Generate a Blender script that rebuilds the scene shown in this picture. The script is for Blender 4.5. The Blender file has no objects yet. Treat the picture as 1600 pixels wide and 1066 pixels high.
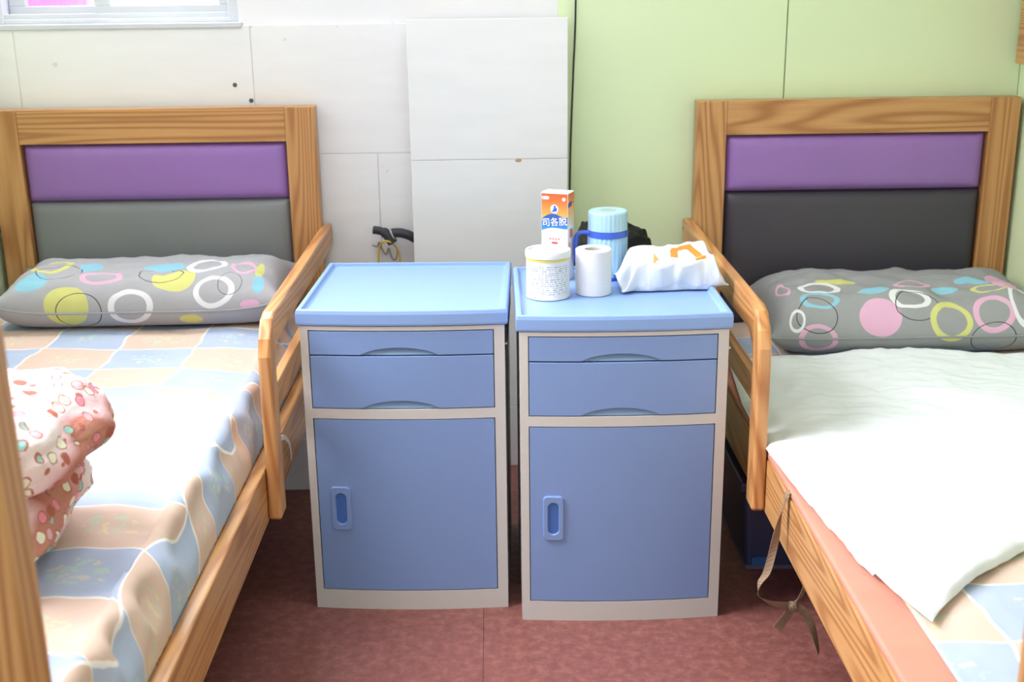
import bpy, bmesh, math, random
from mathutils import Vector, Matrix, noise
random.seed(7)
scene = bpy.context.scene
COL = scene.collection

# ------------------------------------------------------------------ camera
cam_d = bpy.data.cameras.new('camera')
cam = bpy.data.objects.new('camera', cam_d)
COL.objects.link(cam)
right = Vector((0.99976468, -0.01818274, -0.01183074))
up = Vector((0.01657209, 0.28825859, 0.95740919))
fwd = Vector((0.01399801, 0.95737995, -0.28849208))
m = Matrix((right, up, -fwd)).transposed().to_4x4()
m.translation = Vector((0, 0, 1.4726))
cam.matrix_world = m
cam_d.sensor_width = 36.0
cam_d.lens = 1869.1 / 1600 * 36.0
cam_d.clip_start = 0.05
cam_d.dof.use_dof = True
cam_d.dof.focus_distance = 2.72
cam_d.dof.aperture_fstop = 4.0
scene.camera = cam

# ------------------------------------------------------------------ light
scene.view_settings.view_transform = 'Standard'
scene.view_settings.look = 'None'
scene.view_settings.exposure = 0.36
scene.view_settings.gamma = 1.0
scene.view_settings.use_curve_mapping = False
world = bpy.data.worlds.new('daylight')
scene.world = world
world.use_nodes = True
wb = world.node_tree.nodes['Background']
wb.inputs['Color'].default_value = (0.94, 0.96, 1.0, 1)
wb.inputs['Strength'].default_value = 1.45


def area(name, loc, aim, sx, sy, power, color, spread=180):
    d = bpy.data.lights.new(name, 'AREA')
    d.shape = 'RECTANGLE'
    d.size, d.size_y = sx, sy
    d.energy = power
    d.color = color
    d.spread = math.radians(spread)
    o = bpy.data.objects.new(name, d)
    COL.objects.link(o)
    o.location = loc
    o.rotation_euler = (Vector(aim) - Vector(loc)).to_track_quat('-Z', 'Z').to_euler()
    return o


# daylight through the back window, and fill light at the added side window
area('daylight_back_window', (-1.12, 3.86, 1.93), (-0.75, 2.0, 0.6), 0.86, 1.1, 44, (0.95, 0.97, 1.0))
area('side_window_fill', (-1.67, 2.1, 1.95), (-0.32, 1.95, 0.55), 2.1, 1.1, 34, (0.96, 0.97, 1.0), 80)


# ------------------------------------------------------------------ colours and materials
def lin(c):
    c /= 255.0
    return c / 12.92 if c <= 0.04045 else ((c + 0.055) / 1.055) ** 2.4


def rgb(r, g, b):
    return (lin(r), lin(g), lin(b), 1.0)


class NT:
    def __init__(self, name, rough=0.5, spec=0.5):
        self.m = bpy.data.materials.new(name)
        self.m.use_nodes = True
        self.t = self.m.node_tree
        self.b = self.t.nodes['Principled BSDF']
        self.b.inputs['Roughness'].default_value = rough
        self.b.inputs['Specular IOR Level'].default_value = spec

    def n(self, kind, **kw):
        nd = self.t.nodes.new(kind)
        for k, v in kw.items():
            setattr(nd, k, v)
        return nd

    def put(self, sock, v):
        if isinstance(v, bpy.types.NodeSocket):
            self.t.links.new(v, sock)
        else:
            sock.default_value = v

    def coord(self, which='Object'):
        return self.n('ShaderNodeTexCoord').outputs[which]

    def mapping(self, vec, scale=(1, 1, 1), loc=(0, 0, 0), rot=(0, 0, 0)):
        nd = self.n('ShaderNodeMapping')
        self.put(nd.inputs['Vector'], vec)
        nd.inputs['Scale'].default_value = scale
        nd.inputs['Location'].default_value = loc
        nd.inputs['Rotation'].default_value = rot
        return nd.outputs[0]

    def noise(self, vec, scale, detail=2.0, rough=0.5, out=0):
        nd = self.n('ShaderNodeTexNoise')
        self.put(nd.inputs['Vector'], vec)
        nd.inputs['Scale'].default_value = scale
        nd.inputs['Detail'].default_value = detail
        nd.inputs['Roughness'].default_value = rough
        return nd.outputs[out]

    def math(self, op, a, b=0.0, c=0.0, clamp=False):
        nd = self.n('ShaderNodeMath', operation=op)
        nd.use_clamp = clamp
        self.put(nd.inputs[0], a)
        self.put(nd.inputs[1], b)
        self.put(nd.inputs[2], c)
        return nd.outputs[0]

    def vmath(self, op, a, b=(0, 0, 0), out=0):
        nd = self.n('ShaderNodeVectorMath', operation=op)
        self.put(nd.inputs[0], a)
        self.put(nd.inputs[1], b)
        return nd.outputs[out]

    def mix(self, f, a, b):
        nd = self.n('ShaderNodeMix', data_type='RGBA')
        self.put(nd.inputs[0], f)
        self.put(nd.inputs[6], a)
        self.put(nd.inputs[7], b)
        return nd.outputs[2]

    def ramp(self, f, stops, interp='LINEAR'):
        nd = self.n('ShaderNodeValToRGB')
        nd.color_ramp.interpolation = interp
        while len(nd.color_ramp.elements) < len(stops):
            nd.color_ramp.elements.new(0.5)
        for e, (p, c) in zip(nd.color_ramp.elements, stops):
            e.position = p
            e.color = c
        self.put(nd.inputs[0], f)
        return nd.outputs[0]

    def bump(self, h, strength=0.2, dist=0.002):
        nd = self.n('ShaderNodeBump')
        nd.inputs['Strength'].default_value = strength
        nd.inputs['Distance'].default_value = dist
        self.put(nd.inputs['Height'], h)
        self.t.links.new(nd.outputs[0], self.b.inputs['Normal'])

    def color(self, c):
        self.put(self.b.inputs['Base Color'], c)
        return self.m


def plain(name, c, rough=0.5, spec=0.5, var=0.04, scale=6.0, metallic=0.0):
    k = NT(name, rough, spec)
    f = k.noise(k.coord(), scale, 3.0)
    d = tuple(max(0, v * (1 - var * 2)) for v in c[:3]) + (1,)
    l = tuple(min(1, v * (1 + var * 2)) for v in c[:3]) + (1,)
    k.b.inputs['Metallic'].default_value = metallic
    return k.color(k.mix(f, d, l))


def wood(name, axis, light=(206, 160, 106), dark=(158, 104, 58)):
    """pine with the grain running along one axis"""
    k = NT(name, 0.36, 0.5)
    info = k.n('ShaderNodeObjectInfo').outputs['Random']
    off = k.n('ShaderNodeCombineXYZ')
    for i in range(3):
        k.put(off.inputs[i], k.math('MULTIPLY', info, 7.3 + 5 * i))
    v = k.vmath('ADD', k.coord(), off.outputs[0])
    sc = [1.0, 1.0, 1.0]
    sc[axis] = 0.055
    v2 = k.mapping(v, scale=tuple(sc))
    n1 = k.noise(v2, 9.0, 1.0, 0.4)
    ring = k.math('SINE', k.math('MULTIPLY', n1, 120.0))
    ring = k.math('MULTIPLY_ADD', ring, 0.5, 0.5)
    ring = k.math('POWER', ring, 1.8)
    sc2 = [1.0, 1.0, 1.0]
    sc2[axis] = 0.02
    fib = k.noise(k.mapping(v, scale=tuple(sc2)), 240.0, 2.0)
    tone = k.noise(v2, 2.2, 1.0)
    base = k.mix(tone, rgb(*light), rgb(light[0] - 14, light[1] - 20, light[2] - 20))
    c = k.mix(k.math('MULTIPLY', ring, 0.85), base, rgb(*dark))
    c = k.mix(k.math('MULTIPLY', k.math('SUBTRACT', fib, 0.35, clamp=True), 0.6), c, rgb(150, 84, 32))
    k.bump(ring, 0.06, 0.001)
    return k.color(c)


WOOD = [wood('pine_x', 0), wood('pine_y', 1), wood('pine_z', 2)]
M = {}
M['cab_body'] = plain('cream_plastic', rgb(200, 198, 196), 0.38, 0.4, 0.015)
M['cab_blue'] = plain('blue_plastic', rgb(124, 151, 202), 0.34, 0.45, 0.012)
M['cab_tray'] = plain('blue_tray_plastic', rgb(132, 164, 218), 0.40, 0.6, 0.012)
M['cab_grip'] = plain('pale_blue_grip', rgb(128, 156, 192), 0.4, 0.4, 0.02)
M['cab_hole'] = plain('deep_blue_plastic', rgb(70, 112, 186), 0.4, 0.4, 0.02)
M['black'] = plain('black_plastic', rgb(26, 26, 30), 0.4, 0.5, 0.1)
M['bagblack'] = plain('black_bag', rgb(13, 13, 16), 0.5, 0.2, 0.1)
M['steel'] = plain('steel', rgb(190, 190, 195), 0.3, 0.5, 0.03, metallic=1.0)
M['plaster'] = plain('white_plaster', rgb(232, 231, 236), 0.85, 0.2, 0.02, 3.0)
M['ceiling'] = plain('ceiling_white', rgb(235, 235, 235), 0.9, 0.2, 0.01)
M['joint'] = plain('grey_joint', rgb(214, 211, 210), 0.9, 0.1, 0.05, 20)
M['alu'] = plain('window_aluminium', rgb(200, 204, 212), 0.42, 0.5, 0.04, 9)
M['dark'] = plain('dark_gap', rgb(40, 44, 40), 0.8, 0.2, 0.05)
M['green_edge'] = plain('panel_joint_brown', rgb(120, 122, 84), 0.8, 0.2, 0.05)


def tile_mat():
    k = NT('white_wall_tile', 0.22, 0.45)
    co = k.coord()
    a = k.noise(k.mapping(co, scale=(1, 1, 5)), 5.0, 4.0)
    c = k.mix(a, rgb(226, 226, 229), rgb(236, 236, 239))
    st = k.noise(co, 17.0, 3.0)
    st = k.math('GREATER_THAN', st, 0.735)
    c = k.mix(k.math('MULTIPLY', st, 0.35), c, rgb(190, 168, 140))
    k.bump(a, 0.05, 0.002)
    return k.color(c)


M['tile'] = tile_mat()


def green_mat():
    k = NT('green_panel', 0.4, 0.4)
    a = k.noise(k.coord(), 1.6, 2.0)
    f = k.noise(k.coord(), 90.0, 2.0)
    c = k.mix(a, rgb(214, 231, 188), rgb(220, 235, 196))
    k.bump(f, 0.03, 0.001)
    return k.color(c)


M['green'] = green_mat()


def floor_mat():
    k = NT('red_vinyl', 0.42, 0.4)
    co = k.coord()
    a = k.noise(co, 38.0, 7.0, 0.7)
    b = k.noise(co, 120.0, 3.0, 0.6)
    c = k.ramp(a, [(0.34, rgb(108, 64, 60)), (0.5, rgb(126, 77, 71)), (0.64, rgb(148, 96, 88))])
    c = k.mix(k.math('MULTIPLY', b, 0.35), c, rgb(144, 92, 86))
    return k.color(c)


M['floor'] = floor_mat()


def leather(name, c):
    k = NT(name, 0.42, 0.45)
    co = k.coord()
    f = k.noise(co, 420.0, 2.0)
    a = k.noise(co, 4.0, 3.0)
    d = tuple(v * 0.92 for v in c[:3]) + (1,)
    l = tuple(min(1, v * 1.08) for v in c[:3]) + (1,)
    k.bump(f, 0.12, 0.0008)
    return k.color(k.mix(a, d, l))


M['purple'] = leather('purple_leatherette', rgb(146, 108, 176))
M['grey_pad'] = leather('grey_leatherette', rgb(126, 129, 132))
M['black_pad'] = leather('black_leatherette', rgb(62, 58, 68))


def patch_mat():
    """printed patchwork of blue and peach blocks with white seams and little motifs"""
    k = NT('patchwork_print', 0.85, 0.2)
    uv = k.coord('UV')
    wob = k.noise(uv, 5.0, 2.0, out=1)
    wob = k.vmath('SCALE', k.vmath('SUBTRACT', wob, (0.5, 0.5, 0.5)))
    wob.node.inputs['Scale'].default_value = 0.05
    p = k.vmath('ADD', uv, wob)
    p = k.vmath('DIVIDE', p, (0.20, 0.168, 1.0))
    ch = k.n('ShaderNodeTexChecker')
    k.put(ch.inputs['Vector'], k.vmath('MULTIPLY', p, (1, 1, 0)))
    ch.inputs['Scale'].default_value = 1.0
    f = ch.outputs['Fac']
    blue = k.mix(k.noise(uv, 9.0), rgb(160, 175, 204), rgb(180, 191, 213))
    peach = k.mix(k.noise(uv, 7.0), rgb(206, 180, 165), rgb(214, 190, 180))
    c = k.mix(f, blue, peach)
    sp = k.n('ShaderNodeSeparateXYZ')
    k.put(sp.inputs[0], p)
    for i in range(2):
        fr = k.math('FRACT', sp.outputs[i])
        e = k.math('ABSOLUTE', k.math('SUBTRACT', fr, 0.5))
        c = k.mix(k.math('MULTIPLY', k.math('GREATER_THAN', e, 0.485), 0.7), c, rgb(244, 242, 240))
    # little leafy motifs in the middle of the blocks
    cell = k.vmath('SUBTRACT', k.vmath('FRACTION', p), (0.5, 0.5, 0))
    ln = k.vmath('LENGTH', k.vmath('MULTIPLY', cell, (1, 1, 0)), out=1)
    near = k.math('LESS_THAN', ln, 0.26)
    mo = k.noise(uv, 42.0, 3.0)
    green = k.math('MULTIPLY', near, k.math('GREATER_THAN', mo, 0.58))
    yel = k.math('MULTIPLY', near, k.math('LESS_THAN', mo, 0.40))
    c = k.mix(k.math('MULTIPLY', green, 0.5), c, rgb(176, 212, 184))
    c = k.mix(k.math('MULTIPLY', yel, 0.4), c, rgb(226, 216, 160))
    weave = k.noise(uv, 700.0, 1.0)
    k.bump(weave, 0.08, 0.0006)
    return k.color(c)


M['patch'] = patch_mat()


def white_cloth():
    k = NT('white_quilt_cotton', 0.9, 0.15)
    co = k.coord()
    a = k.noise(co, 3.0, 4.0)
    k.bump(k.noise(k.mapping(co, scale=(1, 2.2, 1)), 16.0, 4.0, 0.6), 0.3, 0.006)
    return k.color(k.mix(a, rgb(214, 220, 226), rgb(228, 232, 238)))


M['white_cloth'] = white_cloth()
M['mattress'] = plain('tan_mattress_cover', rgb(200, 138, 120), 0.7, 0.25, 0.05, 14)
M['deck'] = WOOD[1]


def floral():
    k = NT('pink_floral_plush', 0.95, 0.1)
    co = k.coord()
    big = k.noise(k.mapping(co, loc=(0.3, 0.1, 0.02)), 5.5, 1.0)
    base = k.ramp(big, [(0.40, rgb(240, 226, 230)), (0.47, rgb(236, 200, 208)), (0.52, rgb(196, 130, 118)), (0.62, rgb(206, 150, 134)), (0.70, rgb(238, 226, 222))])
    vo = k.n('ShaderNodeTexVoronoi')
    k.put(vo.inputs['Vector'], co)
    vo.inputs['Scale'].default_value = 36.0
    vo.inputs['Randomness'].default_value = 0.7
    dist, col = vo.outputs['Distance'], vo.outputs['Color']
    sp = k.n('ShaderNodeSeparateColor')
    k.put(sp.inputs[0], col)
    dots = k.ramp(sp.outputs[0], [(0.0, rgb(150, 205, 200)), (0.2, rgb(240, 150, 175)), (0.4, rgb(240, 238, 220)), (0.62, rgb(178, 104, 92)), (0.82, rgb(226, 176, 186))], 'CONSTANT')
    c = k.mix(k.math('LESS_THAN', dist, 0.44), base, rgb(184, 116, 104))
    c = k.mix(k.math('LESS_THAN', dist, 0.36), c, dots)
    c = k.mix(k.math('GREATER_THAN', sp.outputs[1], 0.68), c, base)
    k.bump(k.noise(co, 240.0, 2.0), 0.5, 0.004)
    return k.color(c)


M['floral'] = floral()


def pillow_mat(name, base, prints):
    """grey cotton printed with discs, rings and fine loops; prints = (kind, u, v, ru, rv, colour)"""
    k = NT(name, 0.85, 0.2)
    uv = k.coord('UV')
    wob = k.noise(uv, 7.0, 1.0, out=1)
    wob = k.vmath('SCALE', k.vmath('SUBTRACT', wob, (0.5, 0.5, 0.5)))
    wob.node.inputs['Scale'].default_value = 0.018
    p = k.vmath('MULTIPLY', k.vmath('ADD', uv, wob), (1, 1, 0))
    c = k.mix(k.noise(uv, 60.0, 3.0), tuple(v * 0.93 for v in base[:3]) + (1,), base)
    for kind, u, v, ru, rv, colr in prints:
        q = k.vmath('DIVIDE', k.vmath('SUBTRACT', p, (u, v, 0)), (ru, rv, 1))
        ln = k.vmath('LENGTH', q, out=1)
        if kind == 'disc':
            f = k.math('LESS_THAN', ln, 1.0)
        else:
            f = k.math('COMPARE', ln, 0.86 if kind == 'ring' else 0.97, 0.14 if kind == 'ring' else 0.022)
        c = k.mix(f, c, colr)
    k.bump(k.noise(uv, 500.0, 2.0), 0.15, 0.0008)
    return k.color(c)


# ------------------------------------------------------------------ mesh helpers
def link(name, me, mat, parent=None, loc=None, rz=0.0, smooth=False):
    o = bpy.data.objects.new(name, me)
    COL.objects.link(o)
    if mat is not None:
        me.materials.append(mat)
    if parent is not None:
        o.parent = parent
    if loc is not None:
        o.location = loc
    o.rotation_euler[2] = rz
    if smooth:
        for p in me.polygons:
            p.use_smooth = True
        me.set_sharp_from_angle(angle=math.radians(48))
    return o


def from_bm(name, bm, mat, parent=None, loc=None, rz=0.0, smooth=False, recalc=True):
    if recalc:
        bmesh.ops.recalc_face_normals(bm, faces=bm.faces)
    me = bpy.data.meshes.new(name)
    bm.to_mesh(me)
    bm.free()
    return link(name, me, mat, parent, loc, rz, smooth)


def box_bm(x0, x1, y0, y1, z0, z1, bevel=0.0, seg=2):
    bm = bmesh.new()
    xs, ys, zs = sorted((x0, x1)), sorted((y0, y1)), sorted((z0, z1))
    v = [bm.verts.new((x, y, z)) for z in zs for y in ys for x in xs]
    for f in ((0, 2, 3, 1), (4, 5, 7, 6), (0, 1, 5, 4), (2, 6, 7, 3), (0, 4, 6, 2), (1, 3, 7, 5)):
        bm.faces.new([v[i] for i in f])
    if bevel:
        bmesh.ops.bevel(bm, geom=list(bm.edges), offset=bevel, segments=seg, profile=0.6, affect='EDGES')
    return bm


def box(name, b, mat, parent=None, bevel=0.0, seg=2, **kw):
    return from_bm(name, box_bm(*b, bevel, seg), mat, parent, smooth=False, **kw)


def bevel_mod(o, w=0.002, seg=2, ang=40):
    md = o.modifiers.new('bevel', 'BEVEL')
    md.width = w
    md.segments = seg
    md.limit_method = 'ANGLE'
    md.angle_limit = math.radians(ang)
    return o


def lathe_bm(prof, n=40, flute=0.0, nfl=0):
    bm = bmesh.new()
    rings = []
    for r, z in prof:
        ring = []
        for i in range(n):
            a = 2 * math.pi * i / n
            rr = r + (flute * math.cos(a * nfl) if nfl else 0)
            ring.append(bm.verts.new((rr * math.cos(a), rr * math.sin(a), z)))
        rings.append(ring)
    for a, b in zip(rings, rings[1:]):
        for i in range(n):
            bm.faces.new((a[i], a[(i + 1) % n], b[(i + 1) % n], b[i]))
    bm.faces.new(rings[0][::-1])
    bm.faces.new(rings[-1])
    return bm


def tube_bm(pts, r, n=10, closed=False):
    bm = bmesh.new()
    pts = [Vector(p) for p in pts]
    N = len(pts)
    rings = []
    prev = None
    for i, p in enumerate(pts):
        if closed:
            t = pts[(i + 1) % N] - pts[i - 1]
        else:
            t = pts[min(i + 1, N - 1)] - pts[max(i - 1, 0)]
        t.normalize()
        if prev is None:
            a = t.orthogonal().normalized()
        else:
            a = (prev - t * prev.dot(t)).normalized()
        prev = a
        b = t.cross(a)
        rr = r[i] if isinstance(r, (list, tuple)) else r
        rings.append([bm.verts.new(p + (a * math.cos(2 * math.pi * k / n) + b * math.sin(2 * math.pi * k / n)) * rr) for k in range(n)])
    seq = list(zip(rings, rings[1:]))
    if closed:
        seq.append((rings[-1], rings[0]))
    for a, b in seq:
        for i in range(n):
            bm.faces.new((a[i], a[(i + 1) % n], b[(i + 1) % n], b[i]))
    if not closed:
        bm.faces.new(rings[0][::-1])
        bm.faces.new(rings[-1])
    return bm


def smooth_path(pts, per=6):
    """Catmull-Rom through the points"""
    P = [Vector(p) for p in pts]
    P = [P[0] * 2 - P[1]] + P + [P[-1] * 2 - P[-2]]
    out = []
    for i in range(1, len(P) - 2):
        for j in range(per):
            t = j / per
            a, b, c, d = P[i - 1], P[i], P[i + 1], P[i + 2]
            out.append(0.5 * ((2 * b) + (c - a) * t + (2 * a - 5 * b + 4 * c - d) * t * t + (3 * b - a - 3 * c + d) * t ** 3))
    out.append(P[-2])
    return out


def ribbon_bm(pts, dirs, w, thick=0.0012):
    """flat strap: points with a width direction at each"""
    bm = bmesh.new()
    rows = []
    P = [Vector(p) for p in pts]
    for i, p in enumerate(P):
        t = (P[min(i + 1, len(P) - 1)] - P[max(i - 1, 0)]).normalized()
        d = Vector(dirs[i]).normalized()
        n = t.cross(d).normalized()
        ww = w[i] if isinstance(w, (list, tuple)) else w
        rows.append([bm.verts.new(p + d * ww / 2 * s + n * thick / 2 * q) for s, q in ((-1, -1), (1, -1), (1, 1), (-1, 1))])
    for a, b in zip(rows, rows[1:]):
        for i in range(4):
            bm.faces.new((a[i], a[(i + 1) % 4], b[(i + 1) % 4], b[i]))
    bm.faces.new(rows[0][::-1])
    bm.faces.new(rows[-1])
    return bm


def grid_obj(name, nu, nv, fn, mat, parent=None, thick=0.0, smooth=True):
    """open sheet from fn(i/nu, j/nv) -> (xyz, uv)"""
    vs, uvs, fs = [], [], []
    for j in range(nv + 1):
        for i in range(nu + 1):
            p, q = fn(i / nu, j / nv)
            vs.append(p)
            uvs.append(q)
    for j in range(nv):
        for i in range(nu):
            a = j * (nu + 1) + i
            fs.append((a, a + 1, a + nu + 2, a + nu + 1))
    me = bpy.data.meshes.new(name)
    me.from_pydata(vs, [], fs)
    ul = me.uv_layers.new(name='UVMap')
    for lp in me.loops:
        ul.data[lp.index].uv = uvs[lp.vertex_index]
    o = link(name, me, mat, parent, smooth=smooth)
    if thick:
        md = o.modifiers.new('thickness', 'SOLIDIFY')
        md.thickness = thick
        md.offset = -1.0
    return o


def empty(name, loc=(0, 0, 0), rz=0.0):
    o = bpy.data.objects.new(name, None)
    o.empty_display_size = 0.1
    COL.objects.link(o)
    o.location = loc
    o.rotation_euler[2] = rz
    return o


def tag(o, label, cat, group=None):
    o['label'] = label
    o['category'] = cat
    if group:
        o['group'] = group
    return o


def struct(o, label=None):
    o['kind'] = 'structure'
    if label:
        o['label'] = label
    return o


def fbm(x, y, z=0.0, o=3):
    return noise.fractal(Vector((x, y, z)), 1.0, 2.0, o)


def smooth01(t):
    t = max(0.0, min(1.0, t))
    return t * t * (3 - 2 * t)


def copy_tree(o, parent=None):
    c = o.copy()
    COL.objects.link(c)
    c.parent = parent
    for ch in list(o.children):
        copy_tree(ch, c)
    return c


def text_mesh(name, body, size, mat, parent, extrude=0.0002):
    cu = bpy.data.curves.new(name, 'FONT')
    cu.body = body
    cu.size = size
    cu.extrude = extrude
    cu.offset = size * 0.004
    cu.align_x = 'CENTER'
    cu.align_y = 'CENTER'
    t = bpy.data.objects.new(name, cu)
    COL.objects.link(t)
    dg = bpy.context.evaluated_depsgraph_get()
    me = bpy.data.meshes.new_from_object(t.evaluated_get(dg))
    bpy.data.objects.remove(t)
    bpy.data.curves.remove(cu)
    me.name = name
    me.materials.clear()
    return link(name, me, mat, parent)


# ------------------------------------------------------------------ the room
WALL_Y = 3.62
XL, XR = -1.49, 1.575
TOP = 2.65
fl = struct(box('floor', (XL - 0.2, XR + 0.2, -2.0, 3.85, -0.06, -0.004), M['dark']), 'worn reddish brown vinyl floor')
box('floor_sheet', (XL - 0.2, -0.0395, -2.0, 3.85, -0.004, 0.0), M['floor'], fl)
box('floor_sheet', (-0.0385, XR + 0.2, -2.0, 3.85, -0.004, 0.0), M['floor'], fl)
struct(box('ceiling', (XL - 0.2, XR + 0.2, -0.6, 3.85, TOP, TOP + 0.1), M['ceiling']), 'plain white ceiling')

# back wall: plaster above, tiles below, a window opening at the left
WX0, WX1, WZ0, WZ1 = -1.455, -0.735, 1.355, 2.35
bm = bmesh.new()


def add_box(bm, x0, x1, y0, y1, z0, z1):
    b2 = box_bm(x0, x1, y0, y1, z0, z1)
    me = bpy.data.meshes.new('tmp')
    b2.to_mesh(me)
    b2.free()
    bm.from_mesh(me)
    bpy.data.meshes.remove(me)


PY = WALL_Y + 0.012
add_box(bm, XL - 0.2, XR + 0.2, PY, 3.80, 0.0, WZ0)
add_box(bm, XL - 0.2, WX0, PY, 3.80, WZ0, WZ1)
add_box(bm, WX1, XR + 0.2, PY, 3.80, WZ0, WZ1)
add_box(bm, XL - 0.2, XR + 0.2, PY, 3.80, WZ1, TOP)
wall_back = struct(from_bm('wall_back', bm, M['plaster']), 'white back wall, tiled below and plastered above')
backing = box('tile_bed', (XL, 0.2, WALL_Y + 0.006, PY, 0.0, 1.352), M['joint'], wall_back)
COLS = ([XL, -1.045, -0.345, 0.2], [XL, -1.39, -0.702, 0.0, 0.2])
rows = [0.0, 0.2, 0.59, 0.98, 1.358]
for r in range(len(rows) - 1):
    cols = COLS[r % 2]
    for c in range(len(cols) - 1):
        x0, x1, z0, z1 = cols[c], cols[c + 1], rows[r], rows[r + 1]
        box('tile', (x0 + 0.0004, x1 - 0.0004, WALL_Y + random.uniform(-0.0006, 0.0006), PY, z0 + 0.0004, z1 - 0.0004), M['tile'], wall_back, 0.0012, 1)
# boxed-in pipe chase in front of the wall
chase = struct(box('trim_1', (-0.236, 0.2195, 3.526, WALL_Y - 0.001, 0.0, 1.366), M['joint']), 'white tiled pipe boxing projecting from the back wall')
for z0, z1 in ((0.0, 0.2), (0.2, 0.59), (0.59, 0.97), (0.97, 1.371)):
    box('tile', (-0.2385, 0.222, 3.519, 3.527, z0 + 0.0004, z1 - 0.0004), M['tile'], chase, 0.0015, 1)
# chipped spot on the joint of the boxing
bm = lathe_bm([(0.010, 0), (0.009, 0.0012), (0.004, 0.0018)], 11)
for v in bm.verts:
    v.co.x *= 1.0 + 0.35 * noise.noise(v.co * 300)
    v.co.y *= 0.55
chip = from_bm('chipped_patch', bm, plain('bare_filler', rgb(190, 160, 120), 0.9, 0.1, 0.2, 90), chase, (0.077, 3.519, 0.967))
chip.rotation_euler[0] = math.pi / 2
# wall plugs
for x, z in ((-0.757, 1.187), (-0.712, 1.141)):
    b = from_bm('wall_plug', lathe_bm([(0.0065, 0), (0.0065, 0.002), (0.003, 0.003)], 14), plain('grey_green_plug', rgb(70, 86, 84), 0.6), wall_back, (x, WALL_Y, z))
    b.rotation_euler[0] = math.pi / 2

# green panels on the right half of the back wall
for x0, x1 in ((0.2, 0.871), (0.8745, XR)):
    box('green_panel', (x0, x1, WALL_Y - 0.004, PY, 0.0, TOP), M['green'], wall_back, 0.001, 1)
box('panel_joint', (0.8705, 0.875, WALL_Y + 0.001, PY, 0.0, TOP), M['green_edge'], wall_back)

wall_right = struct(box('wall_right', (XR + 0.01, XR + 0.13, -1.2, PY, 0.0, TOP), M['dark']), 'green panelled wall beside the right bed')
for y0, y1 in ((3.0, 3.615), (2.0, 2.997), (1.0, 1.997), (0.0, 0.997), (-1.2, -0.003)):
    box('green_panel', (XR, XR + 0.012, y0, y1, 0.0, TOP), M['green'], wall_right, 0.001, 1)
# left wall, with an opening for the added window beside the bed
bm = bmesh.new()
LY0, LY1, LZ0, LZ1 = 0.95, 3.25, 1.42, 2.40
add_box(bm, XL - 0.16, XL - 0.008, -1.2, PY, 0.0, LZ0)
add_box(bm, XL - 0.16, XL - 0.008, -1.2, PY, LZ1, TOP)
add_box(bm, XL - 0.16, XL - 0.008, -1.2, LY0, LZ0, LZ1)
add_box(bm, XL - 0.16, XL - 0.008, LY1, PY, LZ0, LZ1)
wall_left = struct(from_bm('wall_left', bm, M['plaster']), 'green panelled wall beside the left bed')
for y0, y1 in ((2.753, 3.615), (1.85, 2.75), (0.95, 1.847), (-1.2, 0.947)):
    box('green_panel', (XL - 0.008, XL, y0, y1, 0.0, LZ0 - 0.002), M['green'], wall_left, 0.001, 1)
box('green_panel', (XL - 0.008, XL, LY1 + 0.003, 3.615, LZ0, TOP), M['green'], wall_left, 0.001, 1)

# low tiled ledge along the foot of the wall under the left bed
base = struct(box('baseboard_back', (XL, -0.245, 3.36, 3.612, 0.0, 0.16), M['plaster']), 'low white ledge along the foot of the back wall')


# unseen fluorescent batten, added on the ceiling to brighten the back of the room
lamp = tag(empty('fill_batten', (0.0, 2.40, TOP)), 'added unseen fill lamp, a white fluorescent batten on the ceiling above the cabinets', 'lamp')
box('housing', (-0.63, 0.63, -0.03, 0.03, -0.045, -0.0005), M['ceiling'], lamp, 0.004, 2)
k = NT('fill_tube', 0.5)
k.b.inputs['Emission Color'].default_value = (0.96, 0.98, 1.0, 1)
k.b.inputs['Emission Strength'].default_value = 74.0
tb = from_bm('tube', tube_bm([(-0.59, 0, -0.068), (0, 0, -0.068), (0.59, 0, -0.068)], 0.013, 14), k.color((0.9, 0.9, 0.9, 1)), lamp, smooth=True)
for sx in (-1, 1):
    box('tube_holder', (sx * 0.59 - 0.012, sx * 0.59 + 0.012, -0.014, 0.014, -0.084, -0.045), M['ceiling'], lamp, 0.002, 1)


# ------------------------------------------------------------------ windows
def glass_mat():
    k = NT('window_glass', 0.05)
    tr = k.n('ShaderNodeBsdfTransparent')
    gl = k.n('ShaderNodeBsdfGlossy')
    gl.inputs['Roughness'].default_value = 0.03
    mx = k.n('ShaderNodeMixShader')
    mx.inputs[0].default_value = 0.06
    k.t.links.new(tr.outputs[0], mx.inputs[1])
    k.t.links.new(gl.outputs[0], mx.inputs[2])
    out = [n for n in k.t.nodes if n.type == 'OUTPUT_MATERIAL'][0]
    k.t.links.new(mx.outputs[0], out.inputs[0])
    return k.m


M['glass'] = glass_mat()
win = struct(empty('window_1', ((WX0 + WX1) / 2, 3.70, WZ0)), 'sliding aluminium window above the left bed')


def wpart(name, b, mat, bev=0.002):
    c = win.location
    return box(name, (b[0] - c.x, b[1] - c.x, b[2] - c.y, b[3] - c.y, b[4] - c.z, b[5] - c.z), mat, win, bev, 1)


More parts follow.
